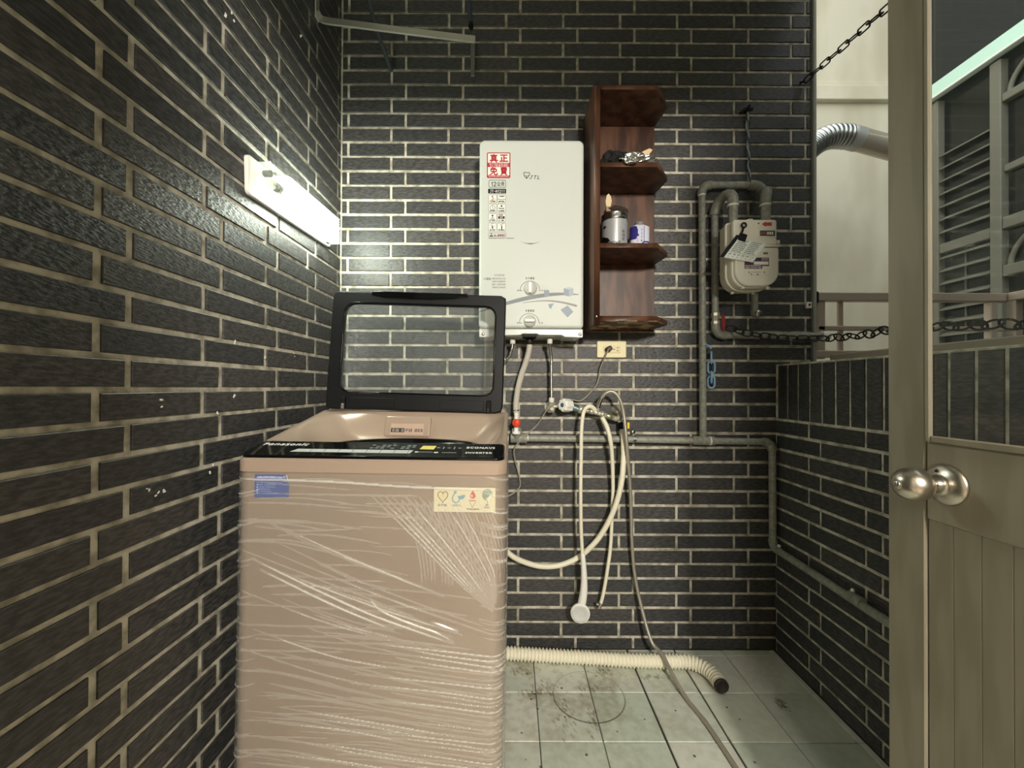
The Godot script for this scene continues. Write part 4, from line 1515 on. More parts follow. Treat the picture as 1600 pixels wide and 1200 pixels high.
# ------------------------------------------------------------------ wall lamp
func wall_lamp():
	var t := thing("wall_lamp", "lit fluorescent wall lamp with a ribbed clear cover near the corner", "lamp", Vector3(WALL_LEFT, 1.615, -1.08))
	t.rotation.x = 0.045
	# local: x out of the wall, z runs to the back wall (negative)
	var turn := Transform3D(Basis(Vector3.UP, PI / 2), Vector3.ZERO)   # outline x -> -z, thickness -> x
	obj("back_tray", slab_mesh(rrect(0.0, -0.010, 0.49, 0.098, 0.014, 5), 0.0005, 0.011, 0.003, turn, 2), M.white_plastic, t)
	var glow := mat(rgb8(238, 242, 232), 0.3)
	glow.emission_enabled = true
	glow.emission = Color(0.96, 1.0, 0.93)
	glow.emission_energy_multiplier = 4.0
	var clear := mat(Color(0.9, 0.93, 0.88, 0.14), 0.12)
	clear.transparency = BaseMaterial3D.TRANSPARENCY_ALPHA
	# lit length of the cover: a ribbed trough
	var st := new_st()
	slab(st, rrect(0.105, -0.004, 0.452, 0.092, 0.015, 4), 0.0112, 0.064, 0.013, turn, 3)
	for k in 9:
		cbox(st, Vector3(0.065, 0.006 + k * 0.0095, -0.2785), Vector3(0.004, 0.005, 0.33), 0.0015)
	obj("lit_cover", st, glow, t)
	var en := new_st()
	slab(en, rrect(0.022, -0.004, 0.1045, 0.092, 0.017, 4), 0.0112, 0.060, 0.014, turn, 3)
	for k in 8:
		cbox(en, Vector3(0.061, 0.008 + k * 0.0105, -0.064), Vector3(0.004, 0.005, 0.066), 0.0015)
	obj("clear_cover_end", en, clear, t)
	obj("tube_socket", box_mesh(Vector3(0.036, 0.042, -0.060), Vector3(0.024, 0.022, 0.02), 0.003), M.white_plastic, t)
	obj("starter", lathe_mesh(can(0.009, 0.024), along(Vector3(0.022, 0.066, -0.05), Vector3(1, 0, 0)), 16), mat(rgb8(96, 104, 96), 0.5), t)
	obj("tube_end", lathe_mesh(can(0.013, 0.03), along(Vector3(0.040, 0.042, -0.075), Vector3(0, 0, -1)), 20), mat(rgb8(120, 124, 120), 0.4, 0.6), t)
	obj("far_cover_end", slab_mesh(rrect(0.4525, -0.004, 0.470, 0.092, 0.007, 3), 0.0112, 0.056, 0.005, turn, 2), clear, t)
	obj("clip", box_mesh(Vector3(0.03, -0.006, -0.42), Vector3(0.014, 0.012, 0.03), 0.002), M.white_plastic, t)
	for z in [-0.20, -0.30, -0.41]:
		var l := OmniLight3D.new()
		l.name = "lamp_light"
		l.light_color = Color(0.96, 1.0, 0.92)
		l.light_energy = 0.085
		l.light_size = 0.02
		l.omni_range = 8.0
		l.omni_attenuation = 2.0
		l.shadow_enabled = true
		l.position = Vector3(0.052, 0.044, z)
		t.add_child(l, true)

func room_lamp():
	var t := thing("pendant_lamp", "white globe pendant lamp in the room behind the camera", "lamp", Vector3(0.62, 2.0, 1.7))
	var glow := mat(rgb8(240, 236, 226), 0.4)
	glow.emission_enabled = true
	glow.emission = Color(1.0, 0.95, 0.84)
	glow.emission_energy_multiplier = 4.0
	var prof := []
	for i in 17:
		var a := -PI / 2 + PI * i / 16
		prof.append(Vector2(max(0.0, 0.14 * cos(a)), 0.14 * sin(a)))
	obj("globe", lathe_mesh(prof, Transform3D(), 24), glow, t)
	obj("cable", tube_mesh([Vector3(0, 0.14, 0), Vector3(0, 0.4, 0), Vector3(0, 0.698, 0)], 0.004, 8), M.white_plastic, t)
	var l := OmniLight3D.new()
	l.name = "room_light"
	l.light_color = Color(1.0, 0.97, 0.92)
	l.light_energy = 9.8
	l.light_size = 0.14
	l.omni_range = 12.0
	l.omni_attenuation = 2.0
	l.shadow_enabled = true
	t.add_child(l)

# ------------------------------------------------------------------ corner shelf
func corner_shelf():
	var t := thing("corner_shelf", "dark brown wooden wall shelf with pointed boards, right of the white heater", "shelf", Vector3(0.294, 1.315, WALL_BACK))
	# local: x to the right, z out of the wall
	obj("side_panel", slab_mesh(PackedVector2Array([Vector2(-0.232, 0.0), Vector2(-0.002, 0.0), Vector2(-0.002, 0.865), Vector2(-0.03, 0.884), Vector2(-0.21, 0.884), Vector2(-0.232, 0.868)]), 0.0, 0.022, 0.0015, Transform3D(Basis(Vector3.UP, PI / 2), Vector3.ZERO)), M.wood, t)
	obj("back_board", box_mesh(Vector3(0.158, 0.437, 0.0085), Vector3(0.272, 0.862, 0.013), 0.001), M.wood, t)
	# boards: plan outline (x, -z) with the blunt point at the outer end
	var flat := Transform3D(Basis(Vector3.RIGHT, -PI / 2), Vector3.ZERO)
	for y in [0.016, 0.281, 0.575, 0.857]:
		var p := PackedVector2Array([Vector2(0.0225, -0.226), Vector2(0.232, -0.226), Vector2(0.306, -0.125), Vector2(0.293, -0.016), Vector2(0.0225, -0.016)])
		var f := flat
		f.origin.y = y
		var o := obj("shelf_board", slab_mesh(p, 0.0, 0.017, 0.001, f), M.wood, t)
		if y < 0.1:
			var u := flat
			u.origin.y = y - 0.0021
			obj("bare_underside", slab_mesh(inset(p, 0.002), 0.0, 0.002, 0.0, u), M.raw_wood, o)
	obj("screw", lathe_mesh([Vector2(0.004, 0), Vector2(0.003, 0.0015), Vector2(0, 0.002)], along(Vector3(0.011, 0.03, 0.232), Vector3(0, 0, 1)), 12), M.steel, t)

func shelf_goods():
	# paint tin
	var c := Vector3(0.388, 1.6133, -1.535)
	var t := thing("paint_can", "silver paint tin with a lid ring on the third shelf board", "paint can", c)
	var im := blank(512, 256, rgb8(186, 188, 190))
	fill(im, [Vector2(120, 150), Vector2(170, 180), Vector2(205, 256), Vector2(60, 256), Vector2(80, 190)], rgb8(24, 24, 28))
	fill(im, [Vector2(330, 60), Vector2(360, 60), Vector2(366, 250), Vector2(330, 250)], rgb8(206, 198, 180))
	fill(im, [Vector2(334, 150), Vector2(372, 150), Vector2(372, 250), Vector2(336, 250)], rgb8(196, 92, 60))
	for k in 3:
		scribble(im, 262, 110 + k * 34, 22, 22, 1, 4, rgb8(90, 90, 96))
	dot(im, Vector2(140, 70), 14, rgb8(40, 40, 44))
	var m := mat(Color(1, 1, 1), 0.35, 0.4)
	m.albedo_texture = picture(im)
	var st := new_st()
	st.set_smooth_group(0)
	var seg := 40
	for k in seg:
		var a := TAU * k / seg
		var b := TAU * (k + 1) / seg
		var p0 := Vector3(0.048 * sin(a), 0, 0.048 * cos(a))
		var p1 := Vector3(0.048 * sin(b), 0, 0.048 * cos(b))
		quad_uv(st, [p0, p1, p1 + Vector3.UP * 0.104, p0 + Vector3.UP * 0.104], [Vector2(0.45 + float(k) / seg, 1), Vector2(0.45 + float(k + 1) / seg, 1), Vector2(0.45 + float(k + 1) / seg, 0), Vector2(0.45 + float(k) / seg, 0)])
	obj("body", st, m, t)
	obj("rim", lathe_mesh([Vector2(0.048, 0.102), Vector2(0.0505, 0.104), Vector2(0.0505, 0.109), Vector2(0.048, 0.125), Vector2(0.0495, 0.127), Vector2(0.046, 0.129), Vector2(0.043, 0.125), Vector2(0, 0.124)], Transform3D(), 40), M.steel, t)
	obj("base", lathe_mesh([Vector2(0, 0.0), Vector2(0.0495, 0.0), Vector2(0.0495, 0.004), Vector2(0.048, 0.005)], Transform3D(), 40), M.steel, t)
	var txt := mat(rgb8(30, 30, 34), 0.5)
	lettering("PAINT", 0.011, Transform3D(Basis(Vector3.UP, -0.12), Vector3(-0.012, 0.010, 0.0485)), txt, t)
	var tab := slab_mesh(rrect(-0.009, 0.108, 0.009, 0.122, 0.002, 2), 0.047, 0.051, 0.0)
	obj("rim_clip", tab, mat(rgb8(110, 112, 108), 0.4, 0.5), t)
	# dark rag and brush on the lid
	var rag := blob(0.044, 0.022, 11, 0.35)
	var r := obj("rag", rag, mat(rgb8(58, 46, 40), 0.9))
	r.position = c + Vector3(0.006, 0.1435, -0.005)
	tag(r, "crumpled dark rag on top of the silver paint tin", "rag")
	var br := thing("paintbrush", "flat beige brush tip sticking up behind the dark rag on the paint tin", "brush", c + Vector3(-0.026, 0.128, 0.012))
	obj("bristles", slab_mesh(PackedVector2Array([Vector2(-0.009, 0.03), Vector2(0.008, 0.03), Vector2(0.0125, 0.052), Vector2(0.0085, 0.070), Vector2(0.0, 0.080), Vector2(-0.008, 0.072), Vector2(-0.0125, 0.05)]), -0.005, 0.004, 0.002, Transform3D(), 2), mat(rgb8(222, 204, 166), 0.8), br)
	obj("ferrule", slab_mesh(rrect(-0.009, 0.012, 0.008, 0.031, 0.001, 1), -0.0045, 0.0035, 0.001), mat(rgb8(150, 120, 90), 0.5), br)
	obj("handle", tube_mesh([Vector3(0, 0.013, 0), Vector3(0.008, 0.008, -0.01), Vector3(0.03, 0.006, -0.03)], 0.005, 10), mat(rgb8(120, 70, 46), 0.5), br)
	# white and blue bottle beside it
	var bp := Vector3(0.483, 1.6133, -1.535)
	var b := thing("glue_bottle", "small white and blue bottle with a grey cap beside the paint tin", "bottle", bp)
	var bi := blank(384, 256, rgb8(206, 208, 224))
	var navy := rgb8(44, 42, 120)
	fill(bi, [Vector2(0, 0), Vector2(100, 20), Vector2(128, 60), Vector2(120, 90), Vector2(150, 120), Vector2(110, 130), Vector2(90, 160), Vector2(0, 160)], navy)
	stroke(bi, [Vector2(0, 225), Vector2(180, 226), Vector2(240, 190), Vector2(384, 190)], 16, navy)
	stroke(bi, [Vector2(246, 0), Vector2(246, 256)], 10, navy)
	dot(bi, Vector2(196, 176), 12, rgb8(80, 84, 120))
	scribble(bi, 186, 40, 26, 110, 1, 5, rgb8(70, 70, 110))
	fill(bi, [Vector2(100, 140), Vector2(130, 150), Vector2(120, 200), Vector2(96, 190)], rgb8(200, 170, 190))
	var bm := mat(Color(1, 1, 1), 0.4)
	bm.albedo_texture = picture(bi)
	var s2 := new_st()
	s2.set_smooth_group(0)
	var outline := loop_dense(rrect(-0.036, -0.024, 0.036, 0.024, 0.020, 8), 40)
	for k in 40:
		var j := (k + 1) % 40
		var p0 := Vector3(outline[k].x, 0, -outline[k].y)
		var p1 := Vector3(outline[j].x, 0, -outline[j].y)
		var u0 := outline[k].x / 0.072 + 0.5
		var u1 := outline[j].x / 0.072 + 0.5
		quad_uv(s2, [p0, p1, p1 + Vector3.UP * 0.082, p0 + Vector3.UP * 0.082], [Vector2(u0, 1), Vector2(u1, 1), Vector2(u1, 0.05), Vector2(u0, 0.05)])
		quad_uv(s2, [p0 + Vector3.UP * 0.082, p1 + Vector3.UP * 0.082, p1 * 0.5 + Vector3.UP * 0.092, p0 * 0.5 + Vector3.UP * 0.092], [Vector2(0.9, 0.02), Vector2(0.9, 0.02), Vector2(0.9, 0.0), Vector2(0.9, 0.0)])
	obj("body", s2, bm, b)
	obj("cap", lathe_mesh(can(0.0165, 0.014), Transform3D(Basis(), Vector3(0, 0.09, 0)), 24), mat(rgb8(120, 122, 124), 0.5), b)
	# silver foil bag and dark cloth on the second board
	var fp := Vector3(0.445, 1.9073, -1.535)
	var cl := blob(0.060, 0.042, 3, 0.35)
	var cloth := obj("cloth", cl, mat(rgb8(7, 7, 8), 0.8))
	cloth.position = fp + Vector3(-0.054, 0.0317, 0.006)
	tag(cloth, "crumpled black cloth lying on the second shelf board", "cloth")
	var fb := thing("foil_bag", "crumpled silver foil bag spilling over the edge of the second board", "bag", fp)
	var foil := mat(rgb8(200, 200, 194), 0.28, 0.9)
	var a1 := obj("bag_body", blob(0.068, 0.020, 8, 0.45), foil, fb)
	a1.position = Vector3(0.022, 0.0153, 0.040)
	var a2 := obj("bag_top", blob(0.036, 0.012, 19, 0.5), foil, fb)
	a2.position = Vector3(0.004, 0.043, 0.030)
	var a3 := obj("bag_end", blob(0.022, 0.020, 29, 0.5), foil, fb)
	a3.position = Vector3(-0.020, 0.002, 0.090)
	var strip := slab_mesh(PackedVector2Array([Vector2(0, 0), Vector2(0.045, 0.008), Vector2(0.062, 0.030), Vector2(0.050, 0.036), Vector2(0.024, 0.024)]), -0.002, 0.002, 0.001)
	var sp := obj("wooden_tip", strip, mat(rgb8(222, 200, 160), 0.7))
	sp.position = fp + Vector3(0.026, 0.058, 0.0)
	tag(sp, "pale wooden tip standing up behind the foil bag", "stick")

# a crumpled lump: radius across, half height, seed, roughness of the crumple
func blob(r: float, hh: float, sd: int, crumple: float) -> SurfaceTool:
	var n := FastNoiseLite.new()
	n.seed = sd
	n.frequency = 1.0
	n.fractal_octaves = 3
	var st := new_st()
	var rows := 18
	var cols := 36
	var at := func(i: int, j: int) -> Vector3:
		var th := PI * i / rows
		var ph := TAU * (j % cols) / cols
		var d := Vector3(sin(th) * cos(ph), cos(th), sin(th) * sin(ph))
		var k: float = 1.0 + crumple * n.get_noise_3dv(d * 1.8) + crumple * 0.5 * n.get_noise_3dv(d * 5.0)
		var p := Vector3(d.x * r, d.y * hh, d.z * r * 0.62) * k
		return Vector3(p.x, max(p.y, -hh * 0.75), p.z)
	for i in rows:
		for j in cols:
			quad(st, at.call(i, j), at.call(i, j + 1), at.call(i + 1, j + 1), at.call(i + 1, j))
	return st

# ------------------------------------------------------------------ pipes and meter
func elbow(a: Vector3, c: Vector3, b: Vector3, r: float) -> Array:   # a bend through corner c
	var p := (a - c).normalized() * r
	var q := (b - c).normalized() * r
	var out := []
	for k in 9:
		var f := k / 8.0
		out.append((c + p).lerp(c, f).lerp(c.lerp(c + q, f), f))
	return out

func fitting(called: String, at: Vector3, dir: Vector3, r: float, l: float, material: Material, parent: Node):
	obj(called, lathe_mesh(can(r, l, 0.002), along(at - dir.normalized() * l / 2, dir), 20), material, parent)

func gas_pipes():
	var z := -1.659
	var r := 0.0138
	# low run along the wall, round the corner and along the parapet
	var t := thing("gas_pipe", "grey pipe running level along the back wall and down along the parapet", "pipe", Vector3.ZERO)
	obj("tube", tube_mesh([Vector3(0.05, 0.878, z), Vector3(0.4, 0.8765, z), Vector3(1.045, 0.868, z)], r, 20), M.pipe_paint, t)
	obj("elbow", tube_mesh(elbow(Vector3(1.03, 0.868, z), Vector3(1.068, 0.867, z), Vector3(1.069, 0.83, z), 0.036), 0.0172, 20), M.pipe_paint, t)
	obj("tube", tube_mesh([Vector3(1.069, 0.84, z), Vector3(1.070, 0.66, z), Vector3(1.071, 0.47, z)], r, 20), M.pipe_paint, t)
	obj("elbow", tube_mesh(elbow(Vector3(1.071, 0.48, z), Vector3(1.071, 0.437, z), Vector3(1.071, 0.437, z + 0.05), 0.034), 0.0172, 20), M.pipe_paint, t)
	obj("tube", tube_mesh([Vector3(1.071, 0.436, z + 0.03), Vector3(1.0715, 0.432, -1.45), Vector3(1.072, 0.425, -1.2), Vector3(1.072, 0.42, -0.5)], r, 20), M.pipe_paint, t)
	fitting("coupling", Vector3(1.0715, 0.4325, -1.26), Vector3(0, -0.02, 1), 0.0175, 0.05, M.pipe_paint, t)
	for p in [Vector3(1.072, 0.457, -1.615), Vector3(1.078, 0.452, -1.275)]:
		obj("clip", lathe_mesh(can(0.006, 0.008), along(p, Vector3(-1, 0.3, 0)), 12), M.tape, t)
	obj("tee", tube_mesh([Vector3(-0.005, 0.880, z), Vector3(0.03, 0.879, z), Vector3(0.062, 0.8785, z)], 0.0205, 20), M.pipe_paint, t)
	obj("tee", tube_mesh([Vector3(0.020, 0.879, z), Vector3(0.020, 0.898, z + 0.01), Vector3(0.020, 0.915, z + 0.022)], 0.0195, 20), M.pipe_paint, t)
	fitting("tape", Vector3(0.066, 0.8785, z), Vector3(1, 0, 0), 0.0142, 0.007, M.tape, t)
	obj("tee", tube_mesh([Vector3(0.742, 0.872, z), Vector3(0.785, 0.8715, z), Vector3(0.828, 0.871, z)], 0.0185, 20), M.pipe_paint, t)
	fitting("tape", Vector3(0.812, 0.871, z), Vector3(1, 0, 0), 0.0192, 0.009, M.tape, t)
	# saddle with screw on the run
	obj("saddle", tube_mesh([Vector3(0.496, 0.876, z), Vector3(0.502, 0.876, z), Vector3(0.508, 0.876, z)], 0.0165, 16), M.steel, t)
	obj("saddle_ear", lathe_mesh([Vector2(0.009, 0), Vector2(0.009, 0.003), Vector2(0.004, 0.004), Vector2(0, 0.004)], along(Vector3(0.503, 0.904, -1.676), Vector3(0, 0, 1)), 16), M.steel, t)
	# riser and its branch across to the meter
	var u := thing("gas_pipe", "tall grey riser pipe turning right at the top towards the gas meter", "pipe", Vector3.ZERO)
	obj("tube", tube_mesh([Vector3(0.785, 0.885, z), Vector3(0.782, 1.3, z), Vector3(0.779, 1.90, z)], r, 20), M.pipe_paint, u)
	obj("elbow", tube_mesh(elbow(Vector3(0.779, 1.88, z), Vector3(0.779, 1.923, z), Vector3(0.83, 1.923, z), 0.038), 0.0178, 20), M.pipe_paint, u)
	obj("tube", tube_mesh([Vector3(0.81, 1.923, z), Vector3(0.90, 1.924, z), Vector3(0.985, 1.925, z)], r, 20), M.pipe_paint, u)
	obj("elbow", tube_mesh(curve([Vector3(0.972, 1.925, z), Vector3(1.006, 1.918, z + 0.004), Vector3(1.020, 1.888, z + 0.02), Vector3(1.008, 1.862, z + 0.05)], 5), 0.0195, 20), M.pipe_paint, u)
	obj("elbow", tube_mesh(curve([Vector3(1.010, 1.872, z + 0.035), Vector3(0.992, 1.856, z + 0.085), Vector3(0.980, 1.825, z + 0.097), Vector3(0.978, 1.795, z + 0.099)], 5), 0.0195, 20), M.pipe_paint, u)
	fitting("tape", Vector3(0.779, 1.882, z), Vector3(0, 1, 0), 0.0148, 0.01, M.tape, u)
	fitting("tape", Vector3(0.978, 1.796, z + 0.099), Vector3(0, 1, 0), 0.0202, 0.008, M.tape, u)
	obj("union", tube_mesh([Vector3(0.978, 1.792, z + 0.099), Vector3(0.978, 1.76, z + 0.099), Vector3(0.978, 1.715, z + 0.099)], 0.0185, 6), M.pipe_paint, u)
	fitting("coupling", Vector3(0.784, 1.265, z), Vector3(0, 1, 0), 0.0155, 0.02, M.pipe_paint, u)
	# second pipe: from the meter's left port down and out to the right
	var v := thing("gas_pipe", "grey pipe from the meter's left port down and out past the wall end", "pipe", Vector3.ZERO)
	obj("union", tube_mesh([Vector3(0.852, 1.715, -1.558), Vector3(0.852, 1.75, -1.558), Vector3(0.852, 1.79, -1.558)], 0.0175, 6), M.pipe_paint, v)
	fitting("tape", Vector3(0.852, 1.794, -1.558), Vector3(0, 1, 0), 0.0205, 0.009, M.tape, v)
	obj("elbow", tube_mesh(curve([Vector3(0.852, 1.795, -1.558), Vector3(0.851, 1.828, -1.560), Vector3(0.846, 1.850, -1.585), Vector3(0.838, 1.848, -1.625), Vector3(0.833, 1.825, -1.652), Vector3(0.832, 1.80, z)], 5), 0.0195, 20), M.pipe_paint, v)
	obj("tube", tube_mesh([Vector3(0.832, 1.81, z), Vector3(0.833, 1.6, z), Vector3(0.835, 1.36, z)], r, 20), M.pipe_paint, v)
	obj("valve_body", lathe_mesh([Vector2(0.0, 0.0), Vector2(0.015, 0.0), Vector2(0.018, 0.006), Vector2(0.018, 0.016), Vector2(0.014, 0.02), Vector2(0.014, 0.034), Vector2(0.018, 0.038), Vector2(0.018, 0.05), Vector2(0.013, 0.054), Vector2(0, 0.054)], Transform3D(Basis(), Vector3(0.835, 1.345, z)), 8, false), M.brass, v)
	obj("valve_handle", box_mesh(Vector3(0.853, 1.352, z + 0.03), Vector3(0.014, 0.062, 0.006), 0.002, Basis(Vector3.BACK, 0.06)), M.dark_red, v)
	obj("elbow", tube_mesh(elbow(Vector3(0.835, 1.35, z), Vector3(0.836, 1.304, z), Vector3(0.90, 1.304, z), 0.042), 0.0175, 20), M.pipe_paint, v)
	obj("tube", tube_mesh([Vector3(0.87, 1.304, z), Vector3(1.1, 1.304, z), Vector3(1.30, 1.304, z)], r, 20), M.pipe_paint, v)
	fitting("coupling", Vector3(1.285, 1.304, z), Vector3(1, 0, 0), 0.018, 0.03, M.tape, v)
	# capped stub under the meter
	var s := thing("pipe_stub", "short capped pipe stub hanging under the gas meter", "pipe", Vector3.ZERO)
	obj("tube", tube_mesh([Vector3(0.985, 1.47, -1.64), Vector3(0.985, 1.43, -1.64), Vector3(0.985, 1.405, -1.64)], 0.0135, 16), M.pipe_paint, s)
	obj("elbow", tube_mesh(elbow(Vector3(0.985, 1.42, -1.64), Vector3(0.985, 1.385, -1.64), Vector3(0.985, 1.385, -1.60), 0.022), 0.0165, 16), M.pipe_paint, s)
	obj("cap", lathe_mesh([Vector2(0.014, 0), Vector2(0.014, 0.006), Vector2(0.011, 0.008), Vector2(0, 0.008)], along(Vector3(0.985, 1.385, -1.614), Vector3(0, 0, 1)), 20), M.steel, s)
	# twisted wire hanging from a nail over the pipes
	var w := thing("wire", "thin grey-blue twisted wire hanging from a nail above the meter pipes", "wire", Vector3.ZERO)
	var pts := []
	for k in 40:
		var f := k / 39.0
		pts.append(Vector3(0.973 + 0.012 * f + 0.004 * sin(f * 22), lerp(2.235, 1.945, f), -1.675 + 0.004 * cos(f * 22)))
	obj("strand", tube_mesh(pts, 0.0036, 6), mat(rgb8(156, 170, 176), 0.5), w)
	var pts2 := []
	for k in 40:
		var f := k / 39.0
		pts2.append(Vector3(0.976 + 0.012 * f - 0.004 * sin(f * 22), lerp(2.235, 1.95, f), -1.674 - 0.004 * cos(f * 22)))
	obj("strand", tube_mesh(pts2, 0.0026, 6), mat(rgb8(70, 84, 92), 0.5), w)
	obj("nail", tube_mesh([Vector3(0.972, 2.242, -1.687), Vector3(0.972, 2.246, -1.665), Vector3(0.972, 2.25, -1.65)], 0.0045, 8), M.black_matte, w)
	obj("knot", tube_mesh([Vector3(0.948, 2.233, -1.676), Vector3(0.962, 2.246, -1.67), Vector3(0.978, 2.243, -1.668), Vector3(0.994, 2.25, -1.674)], 0.007, 8), M.black_matte, w)

func gas_meter():
	var t := thing("gas_meter", "cream box-shaped gas meter with a counter window, hung from two pipe ports", "gas meter", Vector3(0.898, 1.458, -1.58))
	# local: x -0.085 .. 0.085, y 0 .. 0.255, front at 0.093
	var shape := rrect(-0.085, 0.0, 0.085, 0.255, [0.060, 0.060, 0.010, 0.010], 10)
	obj("rear_shell", slab_mesh(shape, 0.0, 0.040, 0.006, Transform3D(), 3), M.meter, t)
	obj("flange", slab_mesh(inset(shape, -0.004), 0.040, 0.047, 0.002, Transform3D(), 2), M.meter, t)
	obj("front_shell", slab_mesh(inset(shape, 0.002), 0.047, 0.080, 0.006, Transform3D(), 3), M.meter, t)
	obj("register_head", slab_mesh(rrect(-0.083, 0.158, 0.078, 0.253, 0.009, 5), 0.070, 0.093, 0.005, Transform3D(), 3), M.meter, t)
	obj("lower_cover", slab_mesh(rrect(-0.076, 0.006, 0.086, 0.150, [0.056, 0.056, 0.008, 0.008], 10), 0.078, 0.093, 0.006, Transform3D(), 3), M.meter, t)
	obj("clamp_bar", box_mesh(Vector3(0.045, 0.157, 0.086), Vector3(0.088, 0.010, 0.012), 0.002), M.meter, t)
	obj("seal_lug", box_mesh(Vector3(0.087, 0.172, 0.082), Vector3(0.014, 0.016, 0.014), 0.003), M.meter, t)
	for x in [-0.044, 0.05]:
		obj("lug", box_mesh(Vector3(x, 0.002, 0.084), Vector3(0.012, 0.010, 0.010), 0.002), M.meter, t)
	for x in [-0.05, 0.03]:
		obj("lug", box_mesh(Vector3(x, -0.003, 0.024), Vector3(0.012, 0.010, 0.012), 0.002), M.meter, t)
	obj("carry_loop", tube_mesh(curve([Vector3(-0.025, 0.252, 0.06), Vector3(-0.012, 0.264, 0.06), Vector3(0.006, 0.266, 0.06), Vector3(0.012, 0.252, 0.06)], 5), 0.003, 8), M.meter, t)
	# counter window with digit drums
	var cw := obj("counter_frame", slab_mesh(rrect(0.008, 0.186, 0.074, 0.226, 0.003, 3), 0.090, 0.0955, 0.002), M.meter, t)
	obj("counter_window", slab_mesh(rrect(0.013, 0.191, 0.069, 0.211, 0.002, 3), 0.0945, 0.096, 0.0), mat(rgb8(86, 76, 70), 0.2), cw)
	for k in 6:
		obj("digit", box_mesh(Vector3(0.019 + k * 0.008, 0.201, 0.096), Vector3(0.0055, 0.010, 0.0008), 0.0002), mat(rgb8(116, 84, 78), 0.5) if k < 3 else M.tape, cw)
	# red arrow
	obj("flow_arrow", slab_mesh(PackedVector2Array([Vector2(0.022, 0.236), Vector2(0.036, 0.226), Vector2(0.036, 0.230), Vector2(0.060, 0.230), Vector2(0.057, 0.236), Vector2(0.060, 0.242), Vector2(0.036, 0.242), Vector2(0.036, 0.246)]), 0.092, 0.094, 0.0), mat(rgb8(176, 56, 60), 0.5), t)
	obj("screw", lathe_mesh([Vector2(0.003, 0), Vector2(0.002, 0.002), Vector2(0, 0.002)], along(Vector3(0.010, 0.238, 0.093), Vector3(0, 0, 1)), 10), M.iron, t)
	# rating label and small marks
	var im := blank(360, 260, rgb8(214, 211, 194))
	var plum := rgb8(72, 50, 66)
	fill(im, [Vector2(60, 0), Vector2(360, 0), Vector2(360, 124), Vector2(260, 124), Vector2(260, 164), Vector2(0, 164), Vector2(0, 60)], plum)
	fill(im, [Vector2(136, 58), Vector2(350, 58), Vector2(350, 104), Vector2(136, 104)], rgb8(226, 220, 214))
	scribble(im, 160, 10, 80, 26, 4, 5, rgb8(30, 22, 28))
	scribble(im, 250, 8, 100, 14, 8, 3, rgb8(200, 190, 190))
	scribble(im, 250, 30, 100, 14, 6, 3, rgb8(190, 180, 180))
	scribble(im, 8, 112, 240, 16, 12, 3.5, rgb8(216, 206, 206))
	scribble(im, 8, 138, 240, 18, 10, 4, rgb8(216, 206, 206))
	fill(im, [Vector2(52, 224), Vector2(80, 224), Vector2(66, 198)], rgb8(90, 90, 84))
	scribble(im, 92, 208, 150, 10, 14, 2.5, rgb8(150, 148, 138))
	for p in [[84, 240], [180, 240], [280, 210]]:
		scribble(im, p[0], p[1] - 4, 26, 22, 1, 6, rgb8(96, 94, 88))
	var lm := mat(Color(1, 1, 1), 0.5)
	lm.albedo_texture = picture(im)
	obj("rating_label", slab_mesh(PackedVector2Array([Vector2(-0.042, 0.046), Vector2(0.048, 0.046), Vector2(0.048, 0.112), Vector2(-0.042, 0.112)]), 0.0925, 0.0938, 0.0), lm, t)
	obj("badge", slab_mesh(rrect(0.027, 0.124, 0.045, 0.132, 0.003, 3), 0.092, 0.0942, 0.001), mat(rgb8(120, 118, 108), 0.4, 0.5), t)
	# card on a black strap
	var tag_ := thing("meter_tag", "white printed card on a black strap hanging across the gas meter", "tag", Vector3(0.898, 1.458, -1.487))
	var ci := blank(420, 300, rgb8(222, 228, 220))
	im = ci
	var ink := rgb8(70, 80, 76)
	stroke(im, [Vector2(8, 8), Vector2(412, 8), Vector2(412, 292), Vector2(8, 292), Vector2(8, 8)], 3, rgb8(150, 160, 152))
	for k in 7:
		for s in 2:
			scribble(im, 30 + s * 180, 22 + k * 26, 150 + rng.randf_range(-30, 10), 14, 12, 2.6, ink)
	stroke(im, [Vector2(20, 206), Vector2(400, 206)], 4, ink)
	for k in 6:
		scribble(im, 30 + k * 62, 224, 40, 18, 3, 3, ink)
		dot(im, Vector2(48 + k * 62, 268), 6, ink)
	var cm := mat(Color(1, 1, 1), 0.45)
	cm.albedo_texture = picture(ci)
	# the card hangs askew and leans out, so that its sides are not square to the wall
	var lean := Basis(Vector3(0.985, -0.17, 0.0), Vector3(0.59, 0.81, 0.06), Vector3(0, 0, 1))
	var turn := Transform3D(lean, Vector3(-0.044, 0.136, 0.008))
	obj("card", slab_mesh(rrect(-0.055, -0.0435, 0.055, 0.0435, 0.002, 2), 0.0, 0.0012, 0.0, turn), cm, tag_)
	obj("strap", slab_mesh(rrect(-0.007, -0.052, 0.007, 0.045, 0.001, 1), 0.0, 0.0018, 0.0, Transform3D(lean, Vector3(-0.099, 0.153, 0.0095))), M.black_plastic, tag_)
	obj("clip", box_mesh(Vector3(-0.056, 0.182, 0.012), Vector3(0.028, 0.028, 0.007), 0.002, Basis(Vector3.BACK, -0.3)), M.black_plastic, tag_)
	obj("loop", tube_mesh([Vector3(-0.060, 0.192, 0.011), Vector3(-0.055, 0.206, 0.011), Vector3(-0.051, 0.219, 0.010)], 0.0035, 8), M.black_plastic, tag_)
	var ring := []
	for k in 16:
		ring.append(Vector3(-0.049 + 0.0085 * cos(TAU * k / 16), 0.228 + 0.0085 * sin(TAU * k / 16), 0.009))
	var rs := new_st()
	tube(rs, ring, 0.003, 8, false, true)
	obj("loop", rs, M.black_plastic, tag_)

